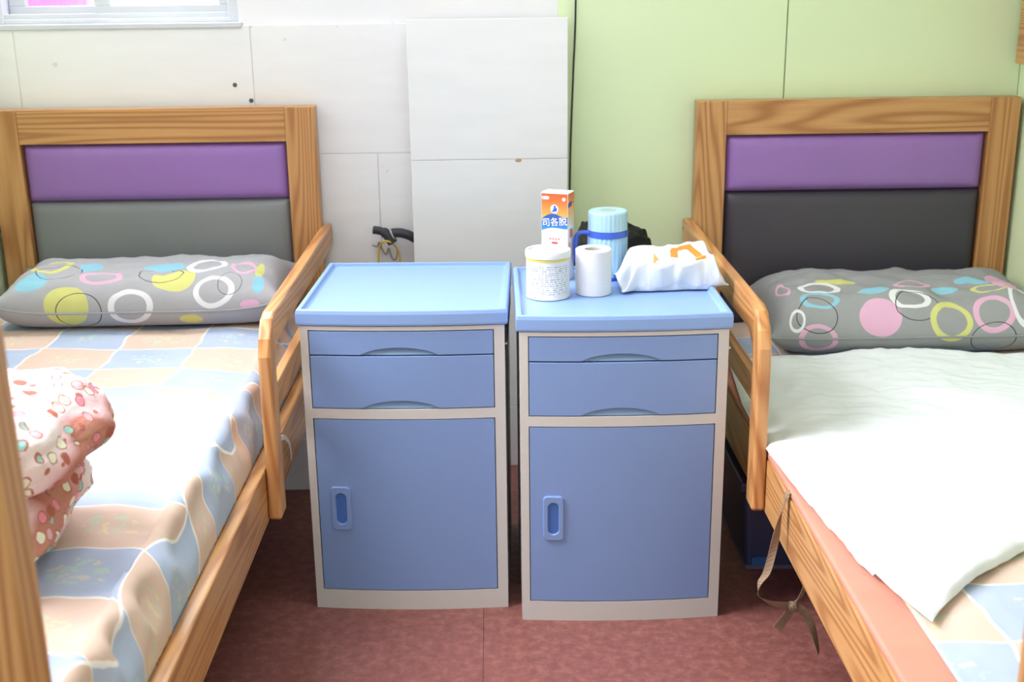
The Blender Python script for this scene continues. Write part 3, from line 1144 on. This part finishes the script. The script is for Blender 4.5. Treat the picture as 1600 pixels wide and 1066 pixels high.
def make_cabinet():
    root = empty('bedside_cabinet')
    # carcass: sides, back, bottom behind the front frame
    bm = bmesh.new()
    n = 16
    pts = [(-CW + 2 * CW * i / n, bow(-CW + 2 * CW * i / n) + 0.018) for i in range(n + 1)] + [(CW, CD), (-CW, CD)]
    lo = [bm.verts.new((x, y, 0.0)) for x, y in pts]
    hi = [bm.verts.new((x, y, 0.721)) for x, y in pts]
    bm.faces.new(lo[::-1])
    bm.faces.new(hi)
    for i in range(len(pts)):
        j = (i + 1) % len(pts)
        bm.faces.new((lo[i], lo[j], hi[j], hi[i]))
    from_bm('carcass', bm, M['cab_body'], root)
    # front frame
    f = [('stile', -CW, -0.2165, 0.0, 0.721), ('stile', 0.211, CW, 0.0, 0.721), ('frame_rail', -0.2165, 0.211, 0.7115, 0.721),
         ('frame_rail', -0.2165, 0.211, 0.4965, 0.5205), ('frame_rail', -0.2165, 0.211, 0.0, 0.0505)]
    for nm, x0, x1, z0, z1 in f:
        from_bm(nm, bowed_plate(x0, x1, z0, z1, 0.0, 0.0178, 4 if nm == 'stile' else 20), M['cab_body'], root)

    def arch(hw, h):
        def fn(x):
            t = (x + 0.0075) / hw
            return h * (1 - t * t) ** 0.75 if abs(t) < 1 else 0.0
        return fn
    for z0, z1, hh in ((0.6525, 0.709, 0.0175), (0.5225, 0.6495, 0.0185)):
        d = bevel_mod(from_bm('drawer', bowed_plate(-0.2145, 0.209, z0, z1, 0.0005, 0.016, 96, arch(0.088, hh)), M['cab_blue'], root), 0.0012, 2, 60)
        g = bmesh.new()
        # scooped grip behind the arch
        nn = 20
        up_, lo_ = [], []
        for i in range(nn + 1):
            x = -0.0955 + 0.176 * i / nn
            up_.append(g.verts.new((x, bow(x) + 0.0160, z0 + hh + 0.002)))
            lo_.append(g.verts.new((x, bow(x) + 0.0040, z0 + 0.0005)))
        b_ = [g.verts.new((v.co.x, v.co.y + 0.0175 - (v.co.y - bow(v.co.x)), v.co.z)) for v in lo_]
        for i in range(nn):
            g.faces.new((up_[i], up_[i + 1], lo_[i + 1], lo_[i]))
            g.faces.new((lo_[i], lo_[i + 1], b_[i + 1], b_[i]))
        from_bm('grip', g, M['cab_grip'], d)
    # door with an oblong pull
    HX, HZ = -0.1605, 0.2685
    door = bevel_mod(from_bm('door', bowed_plate(-0.2145, 0.209, 0.0525, 0.4945, 0.0005, 0.016, 24), M['cab_blue'], root), 0.0012, 2, 60)
    bm = bmesh.new()
    loops = []
    for w, h, r, y in ((0.048, 0.112, 0.010, 0.002), (0.048, 0.112, 0.010, -0.004), (0.044, 0.108, 0.009, -0.0055), (0.028, 0.083, 0.0139, -0.0055), (0.025, 0.080, 0.0124, -0.003), (0.024, 0.079, 0.0119, 0.0005)):
        loops.append([bm.verts.new((HX + x, bow(HX + x) + 0.0005 + y, HZ + z)) for x, z in rrect(w, h, r)])
    for a, b in zip(loops, loops[1:]):
        for i in range(len(a)):
            j = (i + 1) % len(a)
            bm.faces.new((a[i], a[j], b[j], b[i]))
    hd = from_bm('handle', bm, M['cab_blue'], door, recalc=True)
    bm = bmesh.new()
    for_l = [bm.verts.new((HX + x, bow(HX + x) - 0.0002, HZ + z)) for x, z in rrect(0.026, 0.081, 0.0129)]
    bm.faces.new(for_l)
    # recessed cup of the pull
    fr = [bm.verts.new((HX + x, bow(HX + x) - 0.0018, HZ + z)) for x, z in rrect(0.0245, 0.0795, 0.0122)]
    for i in range(len(fr)):
        j = (i + 1) % len(fr)
        bm.faces.new((fr[i], fr[j], for_l[j], for_l[i]))
    hd2 = from_bm('pull_recess', bm, M['cab_hole'], door)
    # tray top with a raised rim
    bm = bmesh.new()

    def loop(side, back, front, z):
        n = 22
        xa, xb = -0.243 + side, 0.243 - side
        L = []
        for i in range(n + 1):
            x = xa + (xb - xa) * i / n
            L.append((x, bow(x) - 0.004 + front, z))
        m_ = 8
        y0 = bow(xb) - 0.004 + front
        for i in range(1, m_ + 1):
            L.append((xb, y0 + (0.472 - back - y0) * i / m_, z))
        for i in range(1, n + 1):
            L.append((xb + (xa - xb) * i / n, 0.472 - back, z))
        for i in range(1, m_):
            L.append((xa, 0.472 - back + (y0 - 0.472 + back) * i / m_, z))
        return [bm.verts.new(p) for p in L]
    LS = [loop(0.006, 0.006, 0.006, 0.7215), loop(0.0015, 0.0015, 0.001, 0.723), loop(0, 0, 0, 0.728), loop(0.0, 0.0, 0.0, 0.750), loop(0.002, 0.002, 0.002, 0.7585), loop(0.005, 0.004, 0.006, 0.7605), loop(0.013, 0.009, 0.010, 0.7600), loop(0.016, 0.011, 0.030, 0.7520), loop(0.021, 0.014, 0.040, 0.7490)]
    for a, b in zip(LS, LS[1:]):
        for i in range(len(a)):
            j = (i + 1) % len(a)
            bm.faces.new((a[i], a[j], b[j], b[i]))
    bm.faces.new(LS[0][::-1])
    bm.faces.new(LS[-1])
    tr = from_bm('tray_top', bm, M['cab_tray'], root)
    bevel_mod(tr, 0.0015, 2, 30)
    # black towel bar on the right side
    tb = from_bm('towel_bar', box_bm(CW, CW + 0.005, 0.02, 0.44, 0.655, 0.712, 0.001, 1), M['black'], root)
    box('bar_clip', (CW + 0.0005, CW + 0.006, 0.006, 0.02, 0.672, 0.676), M['steel'], tb)
    return root


cabA = make_cabinet()
cabB = copy_tree(cabA)
cabA.location, cabA.rotation_euler[2] = (-0.2135, 2.634, 0), -0.0365
cabB.location, cabB.rotation_euler[2] = (0.2895, 2.562, 0), -0.0031
tag(cabA, 'blue and cream bedside cabinet with an empty bare tray top', 'cabinet', 'bedside cabinets')
tag(cabB, 'blue and cream bedside cabinet holding the thermos, carton and paper roll', 'cabinet', 'bedside cabinets')
TZ = 0.7492   # tray floor

# ------------------------------------------------------------------ things on the right cabinet
# milk powder tin
tin = tag(empty('tin', (0.128, 2.768, TZ)), 'round white tin with a yellow band below its plastic lid', 'tin')


def tin_mat():
    k = NT('tin_print', 0.35, 0.5)
    co = k.coord()
    sp = k.n('ShaderNodeSeparateXYZ')
    k.put(sp.inputs[0], co)
    ang = k.math('ARCTAN2', sp.outputs[1], sp.outputs[0])
    z = sp.outputs[2]
    cb = k.n('ShaderNodeCombineXYZ')
    k.put(cb.inputs[0], k.math('MULTIPLY', ang, 0.053))
    k.put(cb.inputs[1], z)
    v = cb.outputs[0]
    line = k.math('GREATER_THAN', k.math('SINE', k.math('MULTIPLY', z, 1250.0)), 0.25)
    words = k.noise(k.mapping(v, scale=(260, 90, 1)), 1.0, 2.0, 0.6)
    ink = k.math('MULTIPLY', line, k.math('GREATER_THAN', words, 0.50))
    para = k.math('GREATER_THAN', k.noise(k.mapping(v, scale=(2, 60, 1)), 1.0, 1.0), 0.36)
    ink = k.math('MULTIPLY', ink, para)
    inz = k.math('MULTIPLY', k.math('GREATER_THAN', z, 0.012), k.math('LESS_THAN', z, 0.084))
    ina = k.math('COMPARE', ang, -1.62, 1.1)
    ink = k.math('MULTIPLY', ink, k.math('MULTIPLY', inz, ina))
    c = k.mix(k.math('MULTIPLY', ink, 0.85), rgb(218, 220, 224), rgb(110, 112, 126))
    return k.color(c)


R = 0.0525
from_bm('can', lathe_bm([(R - 0.003, 0), (R, 0.002), (R, 0.0035), (R - 0.001, 0.005), (R - 0.001, 0.098)], 64), tin_mat(), tin, smooth=True)
from_bm('band', lathe_bm([(R - 0.002, 0.0925), (R - 0.0003, 0.093), (R - 0.0003, 0.0985), (R - 0.002, 0.099)], 64), plain('yellow_band', rgb(226, 206, 92), 0.4), tin, smooth=True)
lid = from_bm('lid', lathe_bm([(R - 0.001, 0.0990), (R + 0.0015, 0.0998), (R + 0.0018, 0.111), (R, 0.1155), (R - 0.004, 0.1165), (R - 0.0075, 0.1155), (R - 0.009, 0.1125), (0.02, 0.1122)], 64), plain('white_lid', rgb(222, 223, 226), 0.35, 0.5, 0.01), tin, smooth=True)


# toilet roll
def paper_mat():
    k = NT('white_tissue_paper', 0.95, 0.1)
    co = k.coord()
    k.bump(k.noise(co, 500.0, 2.0), 0.2, 0.0006)
    return k.color(k.mix(k.noise(co, 20.0), rgb(222, 221, 222), rgb(230, 229, 230)))


M['paper'] = paper_mat()


def roll_bm(R, r, h, bev=0.003, n=56):
    bm = bmesh.new()
    prof = [(r, 0.0), (R - bev, 0.0), (R, bev), (R, h * 0.28), (R - 0.0005, h * 0.283), (R, h * 0.287), (R, h - bev), (R - bev, h), (r + 0.001, h - 0.001), (r, h - 0.002)]
    rings = [[bm.verts.new((q * math.cos(2 * math.pi * i / n), q * math.sin(2 * math.pi * i / n), z)) for i in range(n)] for q, z in prof]
    rings.append(rings[0])
    for a, b in zip(rings, rings[1:]):
        for i in range(n):
            bm.faces.new((a[i], a[(i + 1) % n], b[(i + 1) % n], b[i]))
    return bm


rl = tag(empty('toilet_roll', (0.238, 2.789, TZ)), 'white toilet paper roll standing between the tin and the thermos', 'paper roll')
from_bm('paper', roll_bm(0.0432, 0.0215, 0.111), M['paper'], rl, smooth=False)
o = from_bm('core', roll_bm(0.0213, 0.0195, 0.109, 0.0005, 40), plain('shade_darkened_card', rgb(160, 158, 156), 0.9), rl, smooth=False)  # core colour darkened to stand for the shade inside the hole
for p in rl.children[0].data.polygons:
    p.use_smooth = abs(p.normal.z) < 0.5

# thermos jug
th = tag(empty('thermos', (0.287, 2.953, TZ)), 'pale blue ribbed thermos jug with a dark blue band and handle', 'thermos')
M['thermos'] = plain('pale_blue_plastic', rgb(152, 192, 226), 0.35, 0.5, 0.02)
M['thermos_lid'] = plain('paler_blue_plastic', rgb(166, 202, 222), 0.35, 0.5, 0.02)
M['thermos_dark'] = plain('royal_blue_plastic', rgb(62, 96, 204), 0.3, 0.5, 0.02)
from_bm('base_ring', lathe_bm([(0.049, 0), (0.0515, 0.001), (0.0515, 0.007), (0.049, 0.008)], 56), M['thermos_dark'], th, smooth=True)
from_bm('body', lathe_bm([(0.049, 0.008), (0.0498, 0.010), (0.0498, 0.106), (0.0485, 0.1075)], 168, 0.0009, 28), M['thermos'], th, smooth=True)
from_bm('band', lathe_bm([(0.048, 0.107), (0.0512, 0.1075), (0.0512, 0.1225), (0.048, 0.123)], 64), M['thermos_dark'], th, smooth=True)
from_bm('lid', lathe_bm([(0.0465, 0.123), (0.0495, 0.1235), (0.0495, 0.164), (0.0485, 0.169), (0.046, 0.1705)], 168, 0.0004, 28), M['thermos_lid'], th, smooth=True)
from_bm('lid_top', lathe_bm([(0.046, 0.1695), (0.0455, 0.1712), (0.022, 0.1712)], 56), M['thermos_lid'], th, smooth=True)
from_bm('lid_dimple', lathe_bm([(0.0215, 0.1705), (0.0210, 0.1716), (0.0195, 0.1716), (0.0185, 0.1713), (0.002, 0.1712)], 48), plain('shade_tinted_dimple', rgb(150, 176, 172), 0.5), th, smooth=True)  # shade and reflection of the dent put into its grey-green colour
hp = smooth_path([(-0.046, -0.012, 0.117), (-0.066, -0.012, 0.118), (-0.078, -0.012, 0.112), (-0.081, -0.012, 0.096), (-0.081, -0.012, 0.060), (-0.077, -0.012, 0.044), (-0.064, -0.012, 0.036), (-0.046, -0.012, 0.034)], 5)
bm = tube_bm(hp, 0.0052, 12)
for v in bm.verts:
    v.co.y = -0.012 + (v.co.y + 0.012) * 1.6
from_bm('handle', bm, M['thermos_dark'], th, smooth=True)

# medicine carton
CWD, CDP, CH = 0.070, 0.046, 0.222
ct = tag(empty('carton', (0.152, 2.925, TZ), math.radians(-23)), 'tall white medicine carton with orange top and blue lettered banner', 'carton')
M['card'] = plain('white_card', rgb(238, 236, 236), 0.5, 0.4, 0.01)
from_bm('box_body', box_bm(-CWD / 2, CWD / 2, 0, CDP, 0, CH, 0.0012, 2), M['card'], ct)


def ramp_z(name, z0, z1, stops):
    k = NT(name, 0.45, 0.4)
    sp = k.n('ShaderNodeSeparateXYZ')
    k.put(sp.inputs[0], k.coord())
    f = k.math('DIVIDE', k.math('SUBTRACT', sp.outputs[2], z0), z1 - z0, clamp=True)
    return k.color(k.ramp(f, stops))


def face_shape(name, top, bot, n, mat, side=False, lift=0.0003):
    """thin printed shape on the front (or right) of the carton between two height curves, t in 0..1"""
    bm = bmesh.new()
    T, B = [], []
    for i in range(n + 1):
        t = i / n
        if side:
            f = lambda z: (CWD / 2 + lift, 0.001 + (CDP - 0.002) * t, z)
        else:
            f = lambda z: (-CWD / 2 + 0.001 + (CWD - 0.002) * t, -lift, z)
        T.append(bm.verts.new(f(top(t))))
        B.append(bm.verts.new(f(bot(t))))
    for i in range(n):
        bm.faces.new((B[i], B[i + 1], T[i + 1], T[i]))
    return from_bm(name, bm, mat, ct)


org = ramp_z('orange_print', 0.150, CH, [(0.0, rgb(252, 196, 120)), (0.25, rgb(247, 160, 78)), (0.7, rgb(238, 112, 56)), (1.0, rgb(226, 86, 50))])
orgs = ramp_z('orange_print_side', 0.135, CH, [(0.0, rgb(238, 232, 226)), (0.35, rgb(230, 190, 128)), (0.7, rgb(236, 150, 84)), (1.0, rgb(222, 100, 60))])
navy = ramp_z('blue_print', 0.125, 0.18, [(0.0, rgb(76, 160, 220)), (0.35, rgb(50, 104, 184)), (1.0, rgb(44, 76, 150))])
wave_t = lambda t: 0.160 + 0.006 * math.sin((t - 0.1) * 5.5) + 0.008 * t
wave_b = lambda t: 0.126 + 0.004 * math.sin(t * 4.5) + 0.010 * t
face_shape('orange_print', lambda t: CH - 0.003, lambda t: wave_t(t) - 0.001, 16, org)
face_shape('blue_banner', wave_t, wave_b, 24, navy, lift=0.0005)
face_shape('side_print', lambda t: CH - 0.003, lambda t: 0.135 + 0.006 * math.sin(t * 4), 12, orgs, True)
face_shape('side_banner', lambda t: 0.196 + 0.008 * t if t < 0.62 else 0.1955, lambda t: 0.184 + 0.006 * t if t < 0.62 else 0.1945, 16, navy, True, 0.0005)
M['ink_white'] = plain('white_ink', rgb(245, 245, 248), 0.5, 0.4, 0.0)
M['ink_red'] = plain('red_ink', rgb(214, 84, 76), 0.5, 0.4, 0.02)
t = text_mesh('lettering', '司各脱', 0.0225, M['ink_white'], ct)
t.location = (0.0, -0.0009, 0.1475)
t.rotation_euler = (math.pi / 2, math.radians(-5), 0)
# round emblem above the banner, with a small dark figure shape
bm = bmesh.new()
bm.faces.new([bm.verts.new((0.0105 * math.cos(a), -0.0008, 0.181 + 0.0115 * math.sin(a))) for a in [2 * math.pi * i / 28 for i in range(28)]])
em = from_bm('emblem', bm, plain('pale_blue_ink', rgb(206, 222, 240), 0.5, 0.4, 0.0), ct)
for cx, cz, rx, rz_ in ((0.001, 0.187, 0.0028, 0.003), (0.0005, 0.1795, 0.0035, 0.005), (0.0048, 0.180, 0.0018, 0.0048), (-0.0035, 0.176, 0.002, 0.003)):
    bm = bmesh.new()
    bm.faces.new([bm.verts.new((cx + rx * math.cos(a), -0.0011, cz + rz_ * math.sin(a))) for a in [2 * math.pi * i / 16 for i in range(16)]])
    from_bm('emblem_mark', bm, M['thermos_dark'], em)


def mark(name, x0, x1, z0, z1, mat, side=False, rnd=0.0015, lift=0.0006):
    bm = bmesh.new()
    P = rrect(x1 - x0, z1 - z0, min(rnd, (z1 - z0) / 2.05, (x1 - x0) / 2.05), 4)
    cx, cz = (x0 + x1) / 2, (z0 + z1) / 2
    if side:
        bm.faces.new([bm.verts.new((CWD / 2 + lift, cx + a, cz + b)) for a, b in P])
    else:
        bm.faces.new([bm.verts.new((cx + a, -lift, cz + b)) for a, b in P])
    return from_bm(name, bm, mat, ct)


mark('printed_badge', -0.033, -0.014, 0.2045, 0.2125, M['ink_white'], rnd=0.004)
mark('printed_badge', 0.020, 0.029, 0.2015, 0.2105, M['ink_white'], rnd=0.0045)
for i in range(4):
    mark('printed_mark', -0.014 + 0.0075 * i, -0.0090 + 0.0075 * i, 0.1035, 0.1085, plain('faint_red_ink', rgb(226, 150, 144), 0.5), rnd=0.001)
mark('printed_badge', -0.0075, 0.0085, 0.0935, 0.0985, M['ink_red'])
mark('printed_badge', 0.013, 0.034, 0.108, 0.130, plain('soft_red_ink', rgb(224, 120, 112), 0.5), True, 0.003)
mark('printed_mark', 0.006, 0.018, 0.082, 0.098, plain('soft_orange_ink', rgb(234, 160, 110), 0.5), True, 0.005)


# pack of soft tissues, a crinkled plastic pouch
def pouch_mat():
    k = NT('printed_white_film', 0.3, 0.5)
    uv = k.coord('UV')
    p = k.vmath('ADD', uv, k.vmath('SCALE', k.vmath('SUBTRACT', k.noise(uv, 8.0, out=1), (0.5, 0.5, 0.5))))
    sc = [n for n in k.t.nodes if n.type == 'VECT_MATH' and n.operation == 'SCALE'][0]
    sc.inputs['Scale'].default_value = 0.08
    p = k.vmath('MULTIPLY', p, (1, 1, 0))
    c = k.mix(k.noise(uv, 5.0), rgb(216, 221, 226), rgb(226, 230, 234))
    sp = k.n('ShaderNodeSeparateXYZ')
    k.put(sp.inputs[0], p)

    def ring(u, v, ru, rv, w, umin=-9, umax=9, vmin=-9, vmax=9, col=rgb(232, 128, 40)):
        nonlocal c
        ln = k.vmath('LENGTH', k.vmath('DIVIDE', k.vmath('SUBTRACT', p, (u, v, 0)), (ru, rv, 1)), out=1)
        f = k.math('COMPARE', ln, 1 - w, w)
        for op, s_, val in (('GREATER_THAN', 0, umin), ('LESS_THAN', 0, umax), ('GREATER_THAN', 1, vmin), ('LESS_THAN', 1, vmax)):
            f = k.math('MULTIPLY', f, k.math(op, sp.outputs[s_], val))
        c = k.mix(f, c, col)
    # u runs along the pack 0..1, v round from the front seam (0) over the top (.42-.72) to the back
    ring(0.62, 0.455, 0.15, 0.085, 0.2, vmin=0.458)
    ring(0.37, 0.445, 0.09, 0.07, 0.16, umax=0.35, col=rgb(234, 150, 70))
    ring(0.735, 0.385, 0.058, 0.055, 0.5)
    ink = k.math('GREATER_THAN', k.noise(k.mapping(uv, scale=(70, 26, 1)), 1.0, 2.0), 0.55)
    for op, s_, val in (('GREATER_THAN', 0, 0.40), ('LESS_THAN', 0, 0.60), ('GREATER_THAN', 1, 0.43), ('LESS_THAN', 1, 0.465)):
        ink = k.math('MULTIPLY', ink, k.math(op, sp.outputs[s_], val))
    c = k.mix(k.math('MULTIPLY', ink, 0.6), c, rgb(180, 120, 96))
    k.bump(k.noise(uv, 9.0, 3.0), 0.25, 0.01)
    return k.color(c)


def pouch():
    Lh = 0.128
    nu, nv = 64, 48
    vs, uvs, fs = [], [], []
    for i in range(nu + 1):
        u = i / nu
        x = -Lh + 2 * Lh * u
        a = abs(2 * u - 1)
        k = 1 - smooth01((a - 0.70) / 0.28)       # 1 in the body, 0 at the crimped ends
        hh = 0.003 + (0.072 + 0.016 * (u - 0.3)) * k
        dd = 0.060 + 0.010 * (1 - k)              # ends flare wide
        for j in range(nv):
            t = 2 * math.pi * j / nv - math.pi / 2
            ex = 0.27
            cy = math.copysign(abs(math.cos(t + math.pi)) ** ex, math.cos(t + math.pi))
            cz = math.copysign(abs(math.sin(t)) ** ex, math.sin(t))
            y = dd * cy
            zc = 0.0 + hh * 0.5 + (1 - k) * (0.012 + 0.02 * smooth01((y + 0.05) / 0.1)) * (1.0 if u > .5 else .5)
            z = zc + hh * 0.5 * cz
            w = 0.004 * fbm(x * 24, y * 24, z * 24 + 3) + 0.011 * (noise.voronoi(Vector((x * 22, y * 22, z * 22 + 8)))[0][0] - 0.35)
            z2 = z + (w if z > 0.006 else 0) * (0.35 + 0.65 * k)
            z2 += 0.016 * max(0.0, y / dd) * k * (1 if cz > 0 else 0)   # top tilts up to the back
            vs.append((x + w * 0.6, y + w * 1.1, max(z2, 0.0)))
            uvs.append((u, j / nv))
    for i in range(nu):
        for j in range(nv):
            b = (j + 1) % nv
            fs.append((i * nv + j, i * nv + b, (i + 1) * nv + b, (i + 1) * nv + j))
    fs.append(tuple(range(nv))[::-1])
    fs.append(tuple(nu * nv + j for j in range(nv)))
    me = bpy.data.meshes.new('tissue_pack')
    me.from_pydata(vs, [], fs)
    ul = me.uv_layers.new(name='UVMap')
    for poly in me.polygons:
        js = [me.loops[li].vertex_index % nv for li in poly.loop_indices]
        wrap = max(js) - min(js) > nv / 2
        for li in poly.loop_indices:
            vi = me.loops[li].vertex_index
            u, v = uvs[vi]
            if wrap and vi % nv == 0 and len(js) == 4:
                v = 1.0
            ul.data[li].uv = (u, v)
    bm = bmesh.new()
    bm.from_mesh(me)
    bmesh.ops.recalc_face_normals(bm, faces=bm.faces)
    bm.to_mesh(me)
    bm.free()
    return link('tissue_pack', me, pouch_mat(), None, (0.430, 2.842, TZ + 0.0006), math.radians(3), True)


tag(pouch(), 'crinkled white tissue pack with orange print beside the thermos', 'tissue pack')


# black bag standing behind the right cabinet
def blackbag():
    bm = bmesh.new()
    nu, nv = 56, 48
    rowsv = []
    sg = lambda c, p: math.copysign(abs(c) ** p, c)
    for j in range(nv + 1):
        ph = -math.pi / 2 + math.pi * j / nv
        row = []
        for i in range(nu):
            thh = 2 * math.pi * i / nu
            x = 0.118 * sg(math.cos(ph), 0.28) * sg(math.cos(thh), 0.6)
            y = 0.10 * sg(math.cos(ph), 0.35) * sg(math.sin(thh), 0.6)
            z = 0.412 + 0.412 * sg(math.sin(ph), 0.5)
            w = 0.016 * fbm(x * 16, y * 16, z * 13) + 0.010 * abs(fbm(x * 38, y * 38, z * 30))
            tz = smooth01((z - 0.6) / 0.2)
            z += tz * (0.028 * fbm(x * 13 + 2, y * 10, 0.3) + (-0.22 * x))
            row.append(bm.verts.new((x * (1 + w * 4), y * (1 + w * 4), max(0.0, z + w * tz))))
        rowsv.append(row)
    for a, b in zip(rowsv, rowsv[1:]):
        for i in range(nu):
            bm.faces.new((a[i], a[(i + 1) % nu], b[(i + 1) % nu], b[i]))
    bmesh.ops.remove_doubles(bm, verts=bm.verts, dist=0.0005)
    return from_bm('black_bag', bm, M['bagblack'], None, (0.332, 3.20, 0.0), smooth=True)


tag(blackbag(), 'crumpled black bag behind the thermos, against the green wall', 'bag')

# ------------------------------------------------------------------ hose stub with yellow cord beside the boxing
hs = tag(empty('drain_hose', (-0.30, 3.585, 0.74)), 'black rubber hose stub sticking out of the white pipe boxing', 'hose')
M['rubber'] = plain('black_rubber', rgb(46, 46, 56), 0.55, 0.4, 0.06)
from_bm('hose', tube_bm(smooth_path([(0.062, -0.010, -0.014), (0.045, -0.012, -0.004), (0.02, -0.012, 0.004), (-0.006, -0.010, 0.004)], 6), 0.0145, 18), M['rubber'], hs, smooth=True)
from_bm('elbow', tube_bm(smooth_path([(-0.064, -0.008, 0.014), (-0.045, -0.010, 0.011), (-0.026, -0.012, 0.003), (-0.014, -0.014, -0.012), (-0.006, -0.014, -0.026)], 5), [0.0125] * 8 + [0.0155] * 13, 18), M['rubber'], hs, smooth=True)
tie = from_bm('cable_tie', tube_bm([(-0.006 + 0.0165 * math.cos(a) * 0.45, -0.011 + 0.0185 * math.sin(a), 0.002 + 0.0165 * -math.cos(a)) for a in [2 * math.pi * i / 24 for i in range(24)]], 0.0022, 8, True), plain('pale_tie', rgb(196, 190, 190), 0.5), hs, smooth=True)
yc = from_bm('yellow_cord', tube_bm(smooth_path([(-0.350, 3.588, 0.60), (-0.352, 3.582, 0.66), (-0.347, 3.576, 0.70), (-0.332, 3.556, 0.722), (-0.314, 3.556, 0.720), (-0.298, 3.576, 0.700), (-0.288, 3.582, 0.67), (-0.286, 3.588, 0.60)], 6), 0.0032, 8), plain('yellow_plastic_cord', rgb(206, 172, 62), 0.5), None, smooth=True)
tag(yc, 'looped yellow cord hanging from the black hose', 'cord')
sw = from_bm('old_wire', tube_bm(smooth_path([(-0.372, 3.606, 0.700), (-0.356, 3.600, 0.698), (-0.350, 3.596, 0.712), (-0.342, 3.597, 0.690), (-0.330, 3.598, 0.672), (-0.322, 3.598, 0.692), (-0.314, 3.598, 0.664), (-0.304, 3.598, 0.655), (-0.296, 3.598, 0.672), (-0.298, 3.606, 0.69)], 6), 0.0024, 7), plain('dusty_wire', rgb(150, 136, 120), 0.7), None, smooth=True)
tag(sw, 'tangled dusty grey wire behind the yellow cord', 'wire')

# ------------------------------------------------------------------ under and on the beds
# storage box under the right bed
sb = tag(empty('storage_box', (0.86, 2.96, 0.0)), 'dark blue plastic storage box under the right bed', 'storage box')
M['box_blue'] = plain('navy_plastic', rgb(58, 60, 92), 0.4, 0.45, 0.03)
bm = box_bm(-0.235, 0.235, -0.175, 0.175, 0.0, 0.225, 0.016, 3)
for v in bm.verts:
    k_ = 0.94 + 0.06 * v.co.z / 0.225
    v.co.x *= k_
    v.co.y *= k_
from_bm('tub', bm, M['box_blue'], sb)
box('lid', (-0.245, 0.245, -0.185, 0.185, 0.2252, 0.25), M['box_blue'], sb, 0.006, 2)
box('foot_rim', (-0.222, 0.222, -0.169, 0.169, 0.0, 0.012), plain('violet_grey_plastic', rgb(96, 92, 116), 0.4), sb, 0.002, 1)
box('sticker', (-0.205, -0.150, -0.1695, -0.165, 0.013, 0.036), plain('blue_sticker', rgb(40, 96, 160), 0.5), sb)

# tie strap hanging from the right bed rail
pts = [(0.640, 2.29, 0.442), (0.622, 2.29, 0.4435), (0.603, 2.288, 0.4405), (0.598, 2.287, 0.415), (0.590, 2.285, 0.385), (0.584, 2.282, 0.345), (0.577, 2.28, 0.305), (0.567, 2.278, 0.262), (0.553, 2.277, 0.238), (0.554, 2.278, 0.208), (0.578, 2.282, 0.190), (0.605, 2.286, 0.181), (0.630, 2.288, 0.178)]
dirs = [(0, 1, 0), (0, 1, 0), (0, 1, 0), (0.2, 1, 0), (0.6, 0.8, 0.1), (1, 0.3, 0.3), (1, -0.2, 0.4), (0.8, -0.6, 0.3), (0.2, -1, 0.3), (-0.4, -0.6, 0.5), (-0.3, -0.6, 0.8), (-0.2, -0.3, 1), (-0.1, -0.5, 1)]
st = tag(empty('tie_strap', (0.603, 2.288, 0.44)), 'brown cloth tie strap knotted and dangling from the right bed rail', 'strap')
M['strap'] = plain('brown_tape', rgb(140, 118, 98), 0.9, 0.15, 0.08, 40)
ofs = Vector(st.location)


def strap(name, pts, dirs, w, mat, parent, o):
    P = smooth_path(pts, 4)
    D = smooth_path([Vector(d).normalized() for d in dirs], 4)
    return from_bm(name, ribbon_bm([p - o for p in P], D, w), mat, parent, smooth=False)


strap('strap_loop', pts, dirs, 0.019, M['strap'], st, ofs)
strap('strap_tail', [(0.632, 2.286, 0.176), (0.618, 2.280, 0.160), (0.604, 2.276, 0.142), (0.596, 2.274, 0.130)], [(0, -0.6, 1), (0.6, 0.2, -0.6), (0.7, 0.1, -0.7), (0.7, 0, -0.7)], 0.022, M['strap'], st, ofs)
strap('strap_tail', [(0.632, 2.288, 0.176), (0.652, 2.284, 0.168), (0.668, 2.282, 0.142), (0.680, 2.280, 0.108), (0.691, 2.279, 0.066)], [(0, 0.5, 1), (0.6, 0.3, 0.7), (1, 0.2, 0.4), (0.8, 0.7, 0.2), (0.4, 1, 0.1)], 0.017, M['strap'], st, ofs)
strap('strap_return', [(0.632, 2.290, 0.180), (0.648, 2.291, 0.200), (0.657, 2.292, 0.235), (0.660, 2.292, 0.30), (0.658, 2.292, 0.318)], [(0, 0.6, 1), (1, 0.4, -0.4), (1, 0.2, 0), (1, 0.1, 0), (1, 0, 0)], 0.010, M['strap'], st, ofs)
bm = bmesh.new()
bmesh.ops.create_icosphere(bm, subdivisions=3, radius=0.011)
for v in bm.verts:
    v.co *= 1 + 0.25 * noise.noise(v.co * 160)
from_bm('knot', bm, M['strap'], st, Vector((0.631, 2.287, 0.178)) - ofs, smooth=True)

# short white tape on the left bed rail
wt = strap('white_tape', [(-0.512, 2.62, 0.446), (-0.508, 2.665, 0.440), (-0.508, 2.71, 0.418), (-0.510, 2.75, 0.392), (-0.512, 2.775, 0.365), (-0.513, 2.785, 0.335)], [(0, 0.4, 1), (0, 0.4, 1), (0, 0.6, 0.8), (0, 0.8, 0.5), (0, 1, 0.2), (0, 1, 0)], 0.012, plain('white_tape', rgb(206, 204, 200), 0.8), None, Vector((0, 0, 0)))
tag(wt, 'short white cloth tape dangling on the left bed rail', 'tape')
